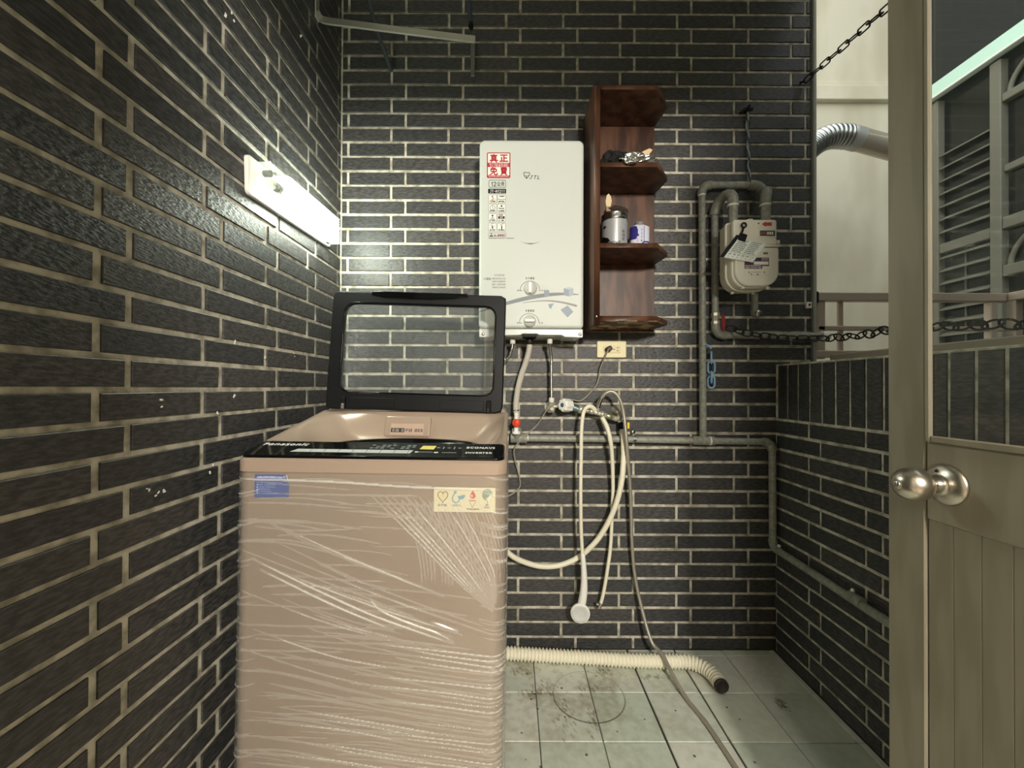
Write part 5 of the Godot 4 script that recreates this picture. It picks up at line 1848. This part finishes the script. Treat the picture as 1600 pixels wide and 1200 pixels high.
# ------------------------------------------------------------------ socket and cord
func outlet():
	var t := thing("wall_outlet", "cream double wall socket under the corner shelf with one plug in", "outlet", Vector3(0.414, 1.247, WALL_BACK))
	obj("cover_plate", slab_mesh(rrect(-0.061, -0.035, 0.061, 0.035, 0.006, 4), 0.0, 0.009, 0.003, Transform3D(), 3), M.cream_plastic, t)
	obj("socket_face", slab_mesh(rrect(-0.035, -0.015, 0.035, 0.015, 0.002, 3), 0.008, 0.0115, 0.001), mat(rgb8(226, 214, 168), 0.45), t)
	var slot := mat(rgb8(28, 24, 20), 0.8)
	for x in [-0.018, 0.018]:
		for y in [-0.006, 0.006]:
			obj("slot", box_mesh(Vector3(x + 0.006, y, 0.0115), Vector3(0.0075, 0.0024, 0.0008), 0.0002), slot, t)
		obj("slot", lathe_mesh([Vector2(0.0026, 0), Vector2(0, 0.0004)], along(Vector3(x - 0.009, 0, 0.0116), Vector3(0, 0, 1)), 12), slot, t)
	var c := thing("power_cord", "thin grey power cord from the wall socket down behind the taps", "cord", Vector3.ZERO)
	obj("plug", slab_mesh(rrect(-0.013, -0.010, 0.013, 0.010, 0.006, 3), 0.0, 0.026, 0.005, Transform3D(Basis(Vector3.BACK, 0.5), Vector3(0.398, 1.247, -1.675)), 2), mat(rgb8(70, 54, 44), 0.5), c)
	var pts := [Vector3(0.394, 1.245, -1.652), Vector3(0.384, 1.222, -1.645), Vector3(0.378, 1.208, -1.650), Vector3(0.364, 1.169, -1.664), Vector3(0.358, 1.124, -1.672), Vector3(0.347, 1.094, -1.672), Vector3(0.329, 1.073, -1.672), Vector3(0.302, 1.044, -1.672), Vector3(0.278, 1.032, -1.670), Vector3(0.238, 1.038, -1.668), Vector3(0.197, 1.029, -1.663), Vector3(0.151, 1.013, -1.606), Vector3(0.130, 0.982, -1.620), Vector3(0.100, 0.932, -1.647), Vector3(0.058, 0.895, -1.632), Vector3(0.026, 0.863, -1.634), Vector3(0.009, 0.829, -1.650), Vector3(0.017, 0.775, -1.665), Vector3(0.033, 0.711, -1.675), Vector3(0.031, 0.671, -1.675), Vector3(-0.011, 0.640, -1.665), Vector3(-0.063, 0.619, -1.655)]
	obj("wire", tube_mesh(curve(pts, 6), 0.0026, 8), mat(rgb8(158, 152, 138), 0.5), c)

# ------------------------------------------------------------------ under the heater
func heater_hoses():
	var g := thing("gas_hose", "translucent grey gas hose from the heater's middle port down to the red valve", "hose", Vector3.ZERO)
	obj("hose", tube_mesh(curve([Vector3(0.069, 1.262, -1.60), Vector3(0.067, 1.235, -1.602), Vector3(0.056, 1.191, -1.61), Vector3(0.039, 1.140, -1.618), Vector3(0.024, 1.080, -1.624), Vector3(0.017, 1.023, -1.627), Vector3(0.017, 0.985, -1.627)], 8), 0.0115, 16), M.gas_hose, g)
	fitting("collar", Vector3(0.069, 1.272, -1.60), Vector3(0, 1, 0), 0.0145, 0.03, M.iron, g)
	fitting("hose_clip", Vector3(0.017, 0.995, -1.627), Vector3(0, 1, 0), 0.0132, 0.006, M.steel, g)
	var v := thing("gas_valve", "gas tap with a round red handle on the pipe below the heater", "valve", Vector3(0.018, 0.945, -1.627))
	obj("spindle", lathe_mesh([Vector2(0, -0.045), Vector2(0.017, -0.045), Vector2(0.017, -0.036), Vector2(0.009, -0.034), Vector2(0.0085, -0.014), Vector2(0.011, -0.01), Vector2(0.011, 0.012), Vector2(0.008, 0.018), Vector2(0.0095, 0.022), Vector2(0.0075, 0.026), Vector2(0.0095, 0.03), Vector2(0.0095, 0.05), Vector2(0, 0.05)], Transform3D(), 20), M.white_plastic, v)
	var h := obj("handle", lathe_mesh([Vector2(0.0165, 0), Vector2(0.0165, 0.008), Vector2(0.014, 0.011), Vector2(0, 0.011)], along(Vector3(0, 0.0, 0.010), Vector3(0, 0, 1)), 28), M.red, v)
	obj("handle_grip", box_mesh(Vector3(-0.003, 0.0, 0.024), Vector3(0.008, 0.030, 0.010), 0.003), M.red, h)
	var l := thing("flexible_pipe", "corrugated metal pipe bending left from the heater behind the machine lid", "pipe", Vector3.ZERO)
	obj("tube", ribbed(curve([Vector3(0.002, 1.272, -1.615), Vector3(-0.001, 1.243, -1.617), Vector3(-0.013, 1.209, -1.625), Vector3(-0.037, 1.181, -1.635), Vector3(-0.047, 1.127, -1.645), Vector3(-0.047, 1.022, -1.650)], 8), 0.0062, 0.0012, 0.006), M.steel, l)
	fitting("nut", Vector3(0.002, 1.270, -1.615), Vector3(0, 1, 0), 0.011, 0.02, M.tape, l)
	fitting("nut", Vector3(-0.047, 1.015, -1.650), Vector3(0, 1, 0), 0.011, 0.024, M.tape, l)
	obj("shut_off", lathe_mesh([Vector2(0, -0.03), Vector2(0.014, -0.03), Vector2(0.014, -0.02), Vector2(0.009, -0.016), Vector2(0.009, 0.012), Vector2(0.013, 0.016), Vector2(0.013, 0.03), Vector2(0, 0.03)], Transform3D(Basis(), Vector3(-0.046, 0.985, -1.655)), 16), M.brass, l)
	obj("red_cap", lathe_mesh(can(0.013, 0.02), along(Vector3(-0.045, 0.945, -1.66), Vector3(0.3, -0.4, 1)), 16), M.red, l)
	var r := thing("flexible_pipe", "straight corrugated metal pipe from the heater's right port to the stop tap", "pipe", Vector3.ZERO)
	obj("tube", ribbed(curve([Vector3(0.149, 1.272, -1.60), Vector3(0.152, 1.244, -1.612), Vector3(0.158, 1.205, -1.628), Vector3(0.159, 1.127, -1.634), Vector3(0.160, 1.045, -1.636)], 8), 0.0062, 0.0012, 0.006), M.steel, r)
	fitting("nut", Vector3(0.149, 1.270, -1.60), Vector3(0, 1, 0), 0.0105, 0.02, M.tape, r)
	fitting("nut", Vector3(0.160, 1.036, -1.636), Vector3(0, 1, 0), 0.011, 0.02, M.tape, r)

func ribbed(pts: Array, r: float, depth: float, pitch: float) -> SurfaceTool:
	var p := resample(pts, pitch / 3.0)
	var st := new_st()
	tube(st, p, func(i: int, n: int) -> float: return r - (depth if i % 3 == 0 else 0.0), 12)
	return st

func taps():
	var s := thing("stop_tap", "small brass stop tap under the right metal pipe of the heater", "tap", Vector3(0.160, 1.005, -1.64))
	obj("body", lathe_mesh([Vector2(0, -0.018), Vector2(0.014, -0.018), Vector2(0.016, -0.010), Vector2(0.013, 0.0), Vector2(0.013, 0.012), Vector2(0.010, 0.022), Vector2(0, 0.022)], Transform3D(), 8, false), M.brass, s)
	obj("wall_flange", lathe_mesh([Vector2(0.024, 0), Vector2(0.023, 0.004), Vector2(0.012, 0.010), Vector2(0.011, 0.046), Vector2(0, 0.046)], along(Vector3(0.0, 0.0, -0.047), Vector3(0, 0, 1)), 28), M.tape, s)
	obj("slotted_spindle", lathe_mesh([Vector2(0.010, 0), Vector2(0.010, 0.010), Vector2(0.007, 0.013), Vector2(0, 0.013)], along(Vector3(0, -0.004, 0.010), Vector3(0.1, 0, 1)), 8, false), M.brass, s)
	obj("outlet_arm", tube_mesh([Vector3(0.01, 0.004, 0.0), Vector3(0.025, 0.008, 0.0), Vector3(0.037, 0.011, 0.004)], 0.008, 12), M.brass, s)
	# manifold: knob, body tees and a shut-off at the right end
	var t := thing("tap_manifold", "chrome tap manifold with a white ribbed knob feeding the hoses", "tap", Vector3.ZERO)
	var z := -1.640
	var kn := along(Vector3(0.238, 1.014, -1.640), Vector3(-0.55, 0.05, 0.5))
	var lobes := []
	for k in 80:
		var a := TAU * k / 80
		lobes.append(Vector2(cos(a), sin(a)) * (0.0255 + 0.0016 * cos(a * 8)))
	obj("knob", slab_mesh(PackedVector2Array(lobes), 0.010, 0.052, 0.008, kn * Transform3D(Basis(Vector3.RIGHT, -PI / 2), Vector3.ZERO), 4), M.white_plastic, t)
	obj("knob_badge", lathe_mesh([Vector2(0.009, 0.0525), Vector2(0, 0.053)], kn, 20), mat(rgb8(70, 96, 120), 0.4), t)
	obj("valve_body", tube_mesh([Vector3(0.222, 1.015, z - 0.004), Vector3(0.25, 1.006, z), Vector3(0.272, 0.999, z)], 0.0165, 16), mat(rgb8(96, 118, 118), 0.4, 0.5), t)
	fitting("hex_nut", Vector3(0.279, 0.9985, z), Vector3(1, -0.25, 0), 0.0175, 0.022, M.brass, t)
	fitting("hex_nut", Vector3(0.318, 0.992, z + 0.02), Vector3(1, -0.25, 0.2), 0.0115, 0.018, M.brass, t)
	obj("body", tube_mesh([Vector3(0.285, 0.998, z), Vector3(0.33, 0.990, z + 0.012), Vector3(0.372, 0.978, z + 0.008), Vector3(0.415, 0.964, z)], 0.0105, 16), M.brass, t)
	fitting("collar", Vector3(0.364, 0.980, z + 0.008), Vector3(1, -0.3, 0), 0.0145, 0.012, M.brass, t)
	fitting("sleeve", Vector3(0.392, 0.9715, z + 0.004), Vector3(1, -0.3, 0), 0.0125, 0.03, mat(rgb8(172, 176, 140), 0.35, 0.8), t)
	obj("spout_arm", tube_mesh([Vector3(0.344, 0.985, z + 0.014), Vector3(0.345, 1.0, z + 0.018), Vector3(0.347, 1.015, z + 0.022)], 0.007, 12), M.brass, t)
	obj("elbow", tube_mesh(elbow(Vector3(0.408, 0.966, z), Vector3(0.440, 0.955, z), Vector3(0.440, 0.985, z - 0.01), 0.026), 0.0115, 14), M.brass, t)
	obj("wall_flange", lathe_mesh([Vector2(0.026, 0), Vector2(0.025, 0.006), Vector2(0.012, 0.022), Vector2(0.010, 0.04), Vector2(0, 0.04)], along(Vector3(0.438, 0.994, WALL_BACK), Vector3(0, -0.3, 1)), 28), M.brass, t)
	obj("ball_valve", lathe_mesh([Vector2(0, -0.02), Vector2(0.014, -0.02), Vector2(0.016, -0.01), Vector2(0.016, 0.012), Vector2(0.012, 0.016), Vector2(0, 0.016)], Transform3D(Basis(), Vector3(0.452, 0.930, -1.655)), 16), M.black_plastic, t)
	obj("lever", box_mesh(Vector3(0.474, 0.934, -1.645), Vector3(0.010, 0.026, 0.008), 0.002), M.yellow, t)

func hoses():
	# steel shower hose that loops over and runs out over the floor
	var m := thing("metal_hose", "long braided steel hose looping over the taps and out across the floor", "hose", Vector3.ZERO)
	var pts := [Vector3(0.347, 1.020, -1.617), Vector3(0.352, 1.036, -1.612), Vector3(0.370, 1.064, -1.600), Vector3(0.397, 1.072, -1.597), Vector3(0.423, 1.047, -1.597), Vector3(0.442, 0.988, -1.600), Vector3(0.457, 0.849, -1.602), Vector3(0.481, 0.662, -1.637), Vector3(0.492, 0.452, -1.652), Vector3(0.505, 0.322, -1.655), Vector3(0.528, 0.198, -1.640), Vector3(0.554, 0.088, -1.600), Vector3(0.580, 0.066, -1.555), Vector3(0.596, 0.030, -1.470), Vector3(0.612, 0.0085, -1.40), Vector3(0.628, 0.0085, -1.32), Vector3(0.636, 0.0085, -1.24), Vector3(0.642, 0.0085, -1.15), Vector3(0.648, 0.0085, -1.05), Vector3(0.652, 0.0085, -0.9)]
	obj("hose", ribbed(curve(pts, 8), 0.0072, 0.0008, 0.0048), M.braid, m)
	obj("ferrule", tube_mesh([Vector3(0.346, 1.008, -1.619), Vector3(0.350, 1.030, -1.613), Vector3(0.356, 1.047, -1.608)], 0.0095, 14), M.steel, m)
	# white shower hose with its hand shower
	var s := thing("hand_shower", "white hand shower hanging head down on a thin white hose", "shower head", Vector3.ZERO)
	obj("hose", tube_mesh(curve([Vector3(0.331, 0.996, -1.610), Vector3(0.318, 1.010, -1.603), Vector3(0.301, 1.012, -1.598), Vector3(0.284, 0.990, -1.597), Vector3(0.275, 0.926, -1.592), Vector3(0.273, 0.825, -1.590), Vector3(0.271, 0.674, -1.588), Vector3(0.274, 0.522, -1.590), Vector3(0.281, 0.418, -1.594)], 8), func(i: int, n: int) -> float: return lerp(0.0105, 0.0072, clamp(i / (n * 0.35), 0.0, 1.0)), 14), M.hose_white, s)
	obj("handle", tube_mesh(curve([Vector3(0.280, 0.435, -1.593), Vector3(0.285, 0.384, -1.596), Vector3(0.288, 0.326, -1.601), Vector3(0.287, 0.279, -1.606), Vector3(0.281, 0.233, -1.609)], 6), func(i: int, n: int) -> float: return [0.0085, 0.010, 0.0125, 0.0135, 0.0130][int(4.0 * i / n)] * 1.0 if i < 1 else lerp(0.0095, 0.0165, smoothstep(0.0, 1.0, float(i) / n)), 20), M.white_plastic, s)
	var face := along(Vector3(0.276, 0.196, -1.625), Vector3(-0.12, 0.05, 1))
	var head := obj("head", lathe_mesh([Vector2(0, 0), Vector2(0.018, 0.0), Vector2(0.030, 0.008), Vector2(0.0375, 0.020), Vector2(0.0385, 0.026), Vector2(0.037, 0.031), Vector2(0.034, 0.0325), Vector2(0, 0.0325)], face, 40), M.white_plastic, s)
	obj("spray_face", lathe_mesh([Vector2(0.0335, 0.0324), Vector2(0.033, 0.0336), Vector2(0.026, 0.0340), Vector2(0.025, 0.0334), Vector2(0.018, 0.0338), Vector2(0.017, 0.0332), Vector2(0.009, 0.0336), Vector2(0, 0.0338)], face, 40), mat(rgb8(206, 210, 208), 0.4), head)
	var holes := new_st()
	for q in 4:
		var cnt: int = [6, 12, 18, 24][q]
		for k in cnt:
			var a := TAU * k / cnt
			var rr := 0.0065 + q * 0.0075
			lathe(holes, [Vector2(0.0011, 0), Vector2(0, 0.0006)], face * Transform3D(Basis(), Vector3(rr * cos(a), 0.0338, rr * sin(a))), 6)
	obj("nozzles", holes, mat(rgb8(150, 154, 152), 0.5), head).set_meta("kind", "stuff")
	# short white hose with a free end
	var h := thing("short_hose", "thin cream hose hanging loose with a metal clip on its free end", "hose", Vector3.ZERO)
	obj("hose", tube_mesh(curve([Vector3(0.362, 0.968, -1.625), Vector3(0.380, 0.931, -1.617), Vector3(0.394, 0.872, -1.612), Vector3(0.405, 0.794, -1.628), Vector3(0.412, 0.687, -1.643), Vector3(0.410, 0.583, -1.649), Vector3(0.405, 0.453, -1.650), Vector3(0.390, 0.355, -1.640), Vector3(0.376, 0.262, -1.645), Vector3(0.364, 0.208, -1.648)], 8), func(i: int, n: int) -> float: return lerp(0.0098, 0.0072, clamp(i / (n * 0.4), 0.0, 1.0)), 14), M.hose_white, h)
	obj("end_clip", tube_mesh([Vector3(0.365, 0.214, -1.648), Vector3(0.361, 0.203, -1.649), Vector3(0.357, 0.192, -1.650)], 0.0088, 12), M.satin_steel, h)
	obj("clip_screw", box_mesh(Vector3(0.350, 0.212, -1.642), Vector3(0.010, 0.007, 0.012), 0.001), M.steel, h)
	# thick inlet hose of the machine
	var n := thing("inlet_hose", "thick white inlet hose curving from the taps to behind the washing machine", "hose", Vector3.ZERO)
	obj("hose", tube_mesh(curve([Vector3(0.452, 0.912, -1.648), Vector3(0.450, 0.880, -1.632), Vector3(0.449, 0.807, -1.625), Vector3(0.439, 0.718, -1.612), Vector3(0.418, 0.625, -1.616), Vector3(0.387, 0.545, -1.624), Vector3(0.342, 0.468, -1.634), Vector3(0.276, 0.403, -1.640), Vector3(0.197, 0.369, -1.638), Vector3(0.118, 0.367, -1.632), Vector3(0.041, 0.391, -1.625), Vector3(-0.010, 0.424, -1.618), Vector3(-0.060, 0.482, -1.610), Vector3(-0.10, 0.56, -1.62)], 8), 0.0108, 16), M.hose_white, n)
	fitting("ferrule", Vector3(0.452, 0.905, -1.649), Vector3(0, 1, 0), 0.0125, 0.03, M.white_plastic, n)
	# corrugated drain hose on the floor
	var d := thing("drain_hose", "white corrugated drain hose lying along the floor below the wall", "hose", Vector3.ZERO)
	var dp := resample(curve([Vector3(-0.253, 0.028, -1.632), Vector3(-0.034, 0.028, -1.618), Vector3(0.130, 0.028, -1.604), Vector3(0.303, 0.028, -1.590), Vector3(0.472, 0.028, -1.576), Vector3(0.606, 0.029, -1.570), Vector3(0.680, 0.033, -1.562), Vector3(0.728, 0.034, -1.530), Vector3(0.748, 0.030, -1.487), Vector3(0.749, 0.0285, -1.447)], 10), 0.0028)
	var ds := new_st()
	tube(ds, dp, func(i: int, c: int) -> float: return [0.0262, 0.0268, 0.0262, 0.0205, 0.0205][i % 5], 20, false)
	obj("hose", ds, M.hose_white, d)
	obj("open_end", lathe_mesh([Vector2(0.0245, 0), Vector2(0.0245, 0.012), Vector2(0.021, 0.012), Vector2(0.020, 0.003), Vector2(0, 0.003)], along(Vector3(0.749, 0.0285, -1.450), Vector3(0.02, -0.05, 1)), 24), mat(rgb8(54, 50, 44), 0.7), d)

# ------------------------------------------------------------------ chains
func link_mesh(l: float, w: float, r: float) -> ArrayMesh:   # long axis x, flat in x, y
	var pts := []
	for k in 28:
		var a := TAU * k / 28
		var c := cos(a)
		pts.append(Vector3(sign(c) * (l - w) / 2 + c * w / 2 if abs(c) > 1e-6 else 0.0, sin(a) * w / 2, 0))
	var st := new_st()
	tube(st, pts, r, 8, false, true)
	st.generate_normals()
	return st.commit()

func chain(t: Node, path: Array, l: float, w: float, r: float, material: Material, roll := 0.0, jitter := 0.0):
	var pitch := l - 2.4 * r
	var p := resample(path, pitch)
	var mesh := link_mesh(l, w, r)
	for i in p.size() - 1:
		var x: Vector3 = (p[i + 1] - p[i]).normalized()
		var side := x.cross(Vector3.UP).normalized()
		var up := side.cross(x)
		var a := roll + (PI / 2 if i % 2 else 0.0) + rng.randf_range(-jitter, jitter)
		var y := up * cos(a) + side * sin(a)
		var o := obj("link", mesh, material, t)
		o.transform = Transform3D(Basis(x, y, x.cross(y)), (p[i] + p[i + 1]) / 2)

func chains():
	var a := thing("chain", "long-linked dark chain slanting up from the wall end across the opening", "chain", Vector3.ZERO)
	chain(a, curve([Vector3(1.213, 2.366, -1.672), Vector3(1.180, 2.312, -1.45), Vector3(1.150, 2.268, -1.29), Vector3(1.121, 2.225, -1.16), Vector3(1.08, 2.18, -0.98), Vector3(1.03, 2.14, -0.8)], 10), 0.062, 0.019, 0.0027, M.iron, 0.35)
	obj("hook", tube_mesh([Vector3(1.205, 2.372, -1.687), Vector3(1.208, 2.368, -1.68), Vector3(1.213, 2.366, -1.67)], 0.004, 8), M.iron, a)
	var b := thing("chain", "rusty oval-link chain draped along the meter pipe and over the parapet", "chain", Vector3.ZERO)
	chain(b, curve([Vector3(0.862, 1.332, -1.618), Vector3(0.93, 1.310, -1.616), Vector3(1.014, 1.295, -1.608), Vector3(1.10, 1.284, -1.595), Vector3(1.180, 1.278, -1.53), Vector3(1.178, 1.268, -1.36), Vector3(1.166, 1.271, -1.24), Vector3(1.155, 1.258, -1.1), Vector3(1.150, 1.246, -0.98), Vector3(1.145, 1.232, -0.85), Vector3(1.14, 1.25, -0.6)], 10), 0.040, 0.030, 0.0027, M.iron, 0.8, 0.25)
	var c := thing("plastic_chain", "short pale blue plastic chain hanging beside the riser pipe", "chain", Vector3.ZERO)
	chain(c, [Vector3(0.817, 1.232, -1.655), Vector3(0.818, 1.17, -1.657), Vector3(0.819, 1.112, -1.66)], 0.048, 0.026, 0.0034, M.blue, 0.0)
	obj("tie", tube_mesh([Vector3(0.784, 1.266, -1.641), Vector3(0.800, 1.261, -1.645), Vector3(0.815, 1.250, -1.654)], 0.0035, 8), M.blue, c)
	var e := thing("wall_clip", "small white screwed clip near the free end of the wall", "clip", Vector3(1.237, 1.435, WALL_BACK))
	obj("plate", slab_mesh(rrect(-0.012, -0.013, 0.012, 0.013, 0.003, 3), 0.0, 0.008, 0.002), M.tape, e)
	obj("screw", lathe_mesh([Vector2(0.005, 0), Vector2(0.004, 0.003), Vector2(0, 0.003)], along(Vector3(0, 0.001, 0.008), Vector3(0, 0, 1)), 12), M.iron, e)

# ------------------------------------------------------------------ rack, railing, duct
func drying_rack():
	var t := thing("drying_rack", "folded metal drying rack arm fixed high on the side wall", "rack", Vector3.ZERO)
	# flat bar: bends out of the wall and runs down to the right
	var path := curve([Vector3(-0.716, 2.452, -1.462), Vector3(-0.708, 2.436, -1.466), Vector3(-0.685, 2.427, -1.47), Vector3(-0.60, 2.416, -1.47), Vector3(-0.40, 2.391, -1.47), Vector3(-0.140, 2.360, -1.47)], 8)
	var st := new_st()
	for i in path.size() - 1:
		var a: Vector3 = path[i]
		var b: Vector3 = path[i + 1]
		var d := (b - a).normalized()
		var n := Vector3(-d.y, d.x, 0).normalized()
		var h := 0.011
		var zz := Vector3(0, 0, 0.004)
		quad(st, a - n * h + zz, b - n * h + zz, b + n * h + zz, a + n * h + zz)
		quad(st, b - n * h - zz, a - n * h - zz, a + n * h - zz, b + n * h - zz)
		quad(st, a - n * h - zz, b - n * h - zz, b - n * h + zz, a - n * h + zz)
		quad(st, a + n * h + zz, b + n * h + zz, b + n * h - zz, a + n * h - zz)
	cbox(st, Vector3(-0.1395, 2.36, -1.47), Vector3(0.002, 0.021, 0.008), 0.0005)
	obj("flat_bar", st, M.aluminium_bar, t)
	obj("wall_plate", box_mesh(Vector3(WALL_LEFT + 0.004, 2.47, -1.462), Vector3(0.006, 0.09, 0.03), 0.002), M.aluminium_bar, t)
	obj("strut", tube_mesh([Vector3(-0.60, 2.70, -1.60), Vector3(-0.55, 2.52, -1.63), Vector3(-0.507, 2.40, -1.672)], 0.0085, 10), mat(rgb8(86, 94, 98), 0.4, 0.6), t)
	obj("hanging_rod", tube_mesh([Vector3(-0.183, 2.80, -1.50), Vector3(-0.168, 2.55, -1.495), Vector3(-0.157, 2.425, -1.485)], 0.0085, 12), mat(rgb8(70, 76, 92), 0.25, 0.7), t)
	obj("rod_tip", lathe_mesh([Vector2(0, -0.012), Vector2(0.008, -0.010), Vector2(0.010, 0), Vector2(0.0085, 0.012), Vector2(0, 0.014)], Transform3D(Basis(), Vector3(-0.157, 2.424, -1.485)), 14), M.black_plastic, t)
	obj("stay", box_mesh(Vector3(-0.169, 2.46, -1.679), Vector3(0.018, 0.15, 0.006), 0.002), mat(rgb8(110, 112, 106), 0.5, 0.3), t)

func railing():
	var t := thing("railing", "aluminium cage railing outside the parapet opening", "railing", Vector3.ZERO)
	var z := -1.75
	obj("top_rail", box_mesh(Vector3(1.73, 1.483, z), Vector3(0.86, 0.036, 0.036), 0.003), M.aluminium, t)
	obj("top_rail", box_mesh(Vector3(2.142, 1.483, -0.85), Vector3(0.036, 0.036, 1.76), 0.003), M.aluminium, t)
	obj("mid_rail", box_mesh(Vector3(1.73, 1.348, z), Vector3(0.82, 0.02, 0.02), 0.003), M.aluminium, t)
	obj("post", box_mesh(Vector3(1.335, 1.34, z), Vector3(0.034, 0.25, 0.02), 0.003), M.aluminium, t)
	obj("post", box_mesh(Vector3(1.425, 1.36, z - 0.004), Vector3(0.022, 0.22, 0.014), 0.003), M.aluminium, t)
	obj("post", box_mesh(Vector3(2.075, 1.36, z + 0.0), Vector3(0.030, 0.21, 0.03), 0.003), M.aluminium, t)
	obj("post", box_mesh(Vector3(2.142, 1.36, z + 0.03), Vector3(0.034, 0.21, 0.034), 0.003), M.aluminium, t)
	obj("bottom_rail", box_mesh(Vector3(1.73, 1.236, z), Vector3(0.86, 0.03, 0.03), 0.003), M.aluminium, t)
	obj("sill_bar", box_mesh(Vector3(1.225, 1.203, -0.94), Vector3(0.03, 0.03, 1.2), 0.004), mat(rgb8(150, 140, 124), 0.5, 0.2), t)
	var cap := new_st()
	slab(cap, rrect(1.293, 1.455, 1.316, 1.505, 0.008, 3), z - 0.02, z + 0.022, 0.003)
	obj("end_cap", cap, M.black_plastic, t)

func exhaust_duct():
	var t := thing("exhaust_duct", "silver corrugated exhaust duct bending into a smooth pipe outside", "duct", Vector3.ZERO)
	var p := resample(curve([Vector3(1.21, 2.15, -1.84), Vector3(1.36, 2.19, -2.12), Vector3(1.54, 2.29, -2.29), Vector3(1.66, 2.425, -2.30), Vector3(1.745, 2.497, -2.30), Vector3(1.83, 2.528, -2.30), Vector3(1.922, 2.525, -2.30)], 10), 0.006)
	var st := new_st()
	tube(st, p, func(i: int, n: int) -> float: return [0.066, 0.064, 0.058, 0.064][i % 4], 28, false)
	obj("flexible_length", st, mat(rgb8(176, 178, 178), 0.28, 0.9), t)
	obj("smooth_pipe", tube_mesh([Vector3(1.915, 2.526, -2.30), Vector3(1.99, 2.508, -2.30), Vector3(2.10, 2.478, -2.30), Vector3(2.20, 2.452, -2.30), Vector3(2.27, 2.433, -2.30)], 0.060, 28), mat(rgb8(205, 194, 178), 0.2, 0.45), t)
	obj("collar", tube_mesh([Vector3(1.928, 2.524, -2.30), Vector3(1.955, 2.517, -2.30), Vector3(1.982, 2.510, -2.30)], 0.063, 28), mat(rgb8(190, 190, 188), 0.45, 0.5), t)

# ------------------------------------------------------------------ across the well
func neighbour_window():
	var w := Node3D.new()
	w.name = numbered("window_1")
	add_child(w)
	tag(w, "louvred window with arched grille bars across the light well", "window")
	w.set_meta("kind", "structure")
	var x := 2.79
	var frame := mat(rgb8(116, 114, 102), 0.6)
	var dark := mat(rgb8(9, 13, 13), 0.2)
	var bar := func(called: String, z0: float, z1: float, y0: float, y1: float, dx: float, m: Material):
		obj(called, box_mesh(Vector3(x - dx / 2, (y0 + y1) / 2, (z0 + z1) / 2), Vector3(dx, y1 - y0, z1 - z0), 0.004), m, w)
	bar.call("pane", -2.64, -1.40, 1.20, 2.92, 0.006, dark)
	bar.call("frame", -2.66, -2.595, 1.16, 2.95, 0.05, frame)
	bar.call("frame", -2.315, -2.26, 1.16, 2.95, 0.05, frame)
	bar.call("frame", -2.594, -2.316, 1.955, 2.015, 0.045, frame)
	bar.call("frame", -2.594, -2.316, 1.16, 1.22, 0.045, frame)
	bar.call("transom", -2.259, -1.40, 1.985, 2.05, 0.045, frame)
	bar.call("transom", -2.259, -1.40, 2.70, 2.745, 0.045, frame)
	bar.call("transom", -2.259, -1.40, 2.305, 2.345, 0.035, frame)
	bar.call("transom", -2.259, -1.40, 1.72, 1.78, 0.045, frame)
	for z in [-2.155, -1.95, -1.75]:
		bar.call("grille_bar", z - 0.012, z + 0.012, 2.051, 2.699, 0.03, frame)
	# louvre slats, tilted out
	for k in 17:
		var y := 1.27 + 0.0825 * k
		if abs(y - 1.985) < 0.045 or y > 2.72:
			continue
		obj("slat", box_mesh(Vector3(x - 0.026, y, -2.455), Vector3(0.050, 0.007, 0.272), 0.002, Basis(Vector3.BACK, 0.55)), frame, w)
	obj("mullion", box_mesh(Vector3(x - 0.01, 1.60, -2.47), Vector3(0.01, 0.70, 0.01), 0.002), frame, w)
	# arched bars in the upper and lower lights
	for a in [[2.90, 0.30, 2.745], [2.0, 0.22, 1.78]]:
		var pts := []
		for k in 13:
			var f := PI / 2 * k / 12
			pts.append(Vector3(x - 0.02, a[2] + a[1] * sin(f) * (0.65 if a[2] > 2.5 else 1.0), -1.95 - 0.29 * cos(f)))
		obj("arch_bar", tube_mesh(pts, 0.012, 8), frame, w)
	# pale fascia under the dark eave
	var aw := thing("awning", "pale green-white awning fascia along the dark wall above the louvred window", "awning", Vector3.ZERO)
	obj("fascia", box_mesh(Vector3(2.745, 3.018, -1.6), Vector3(0.05, 0.092, 2.3), 0.003, Basis(Vector3.BACK, -0.12)), mat(rgb8(196, 230, 216), 0.5), aw)
	obj("edge_strip", box_mesh(Vector3(2.722, 2.968, -1.6), Vector3(0.03, 0.014, 2.3), 0.002), mat(rgb8(240, 246, 242), 0.4), aw)
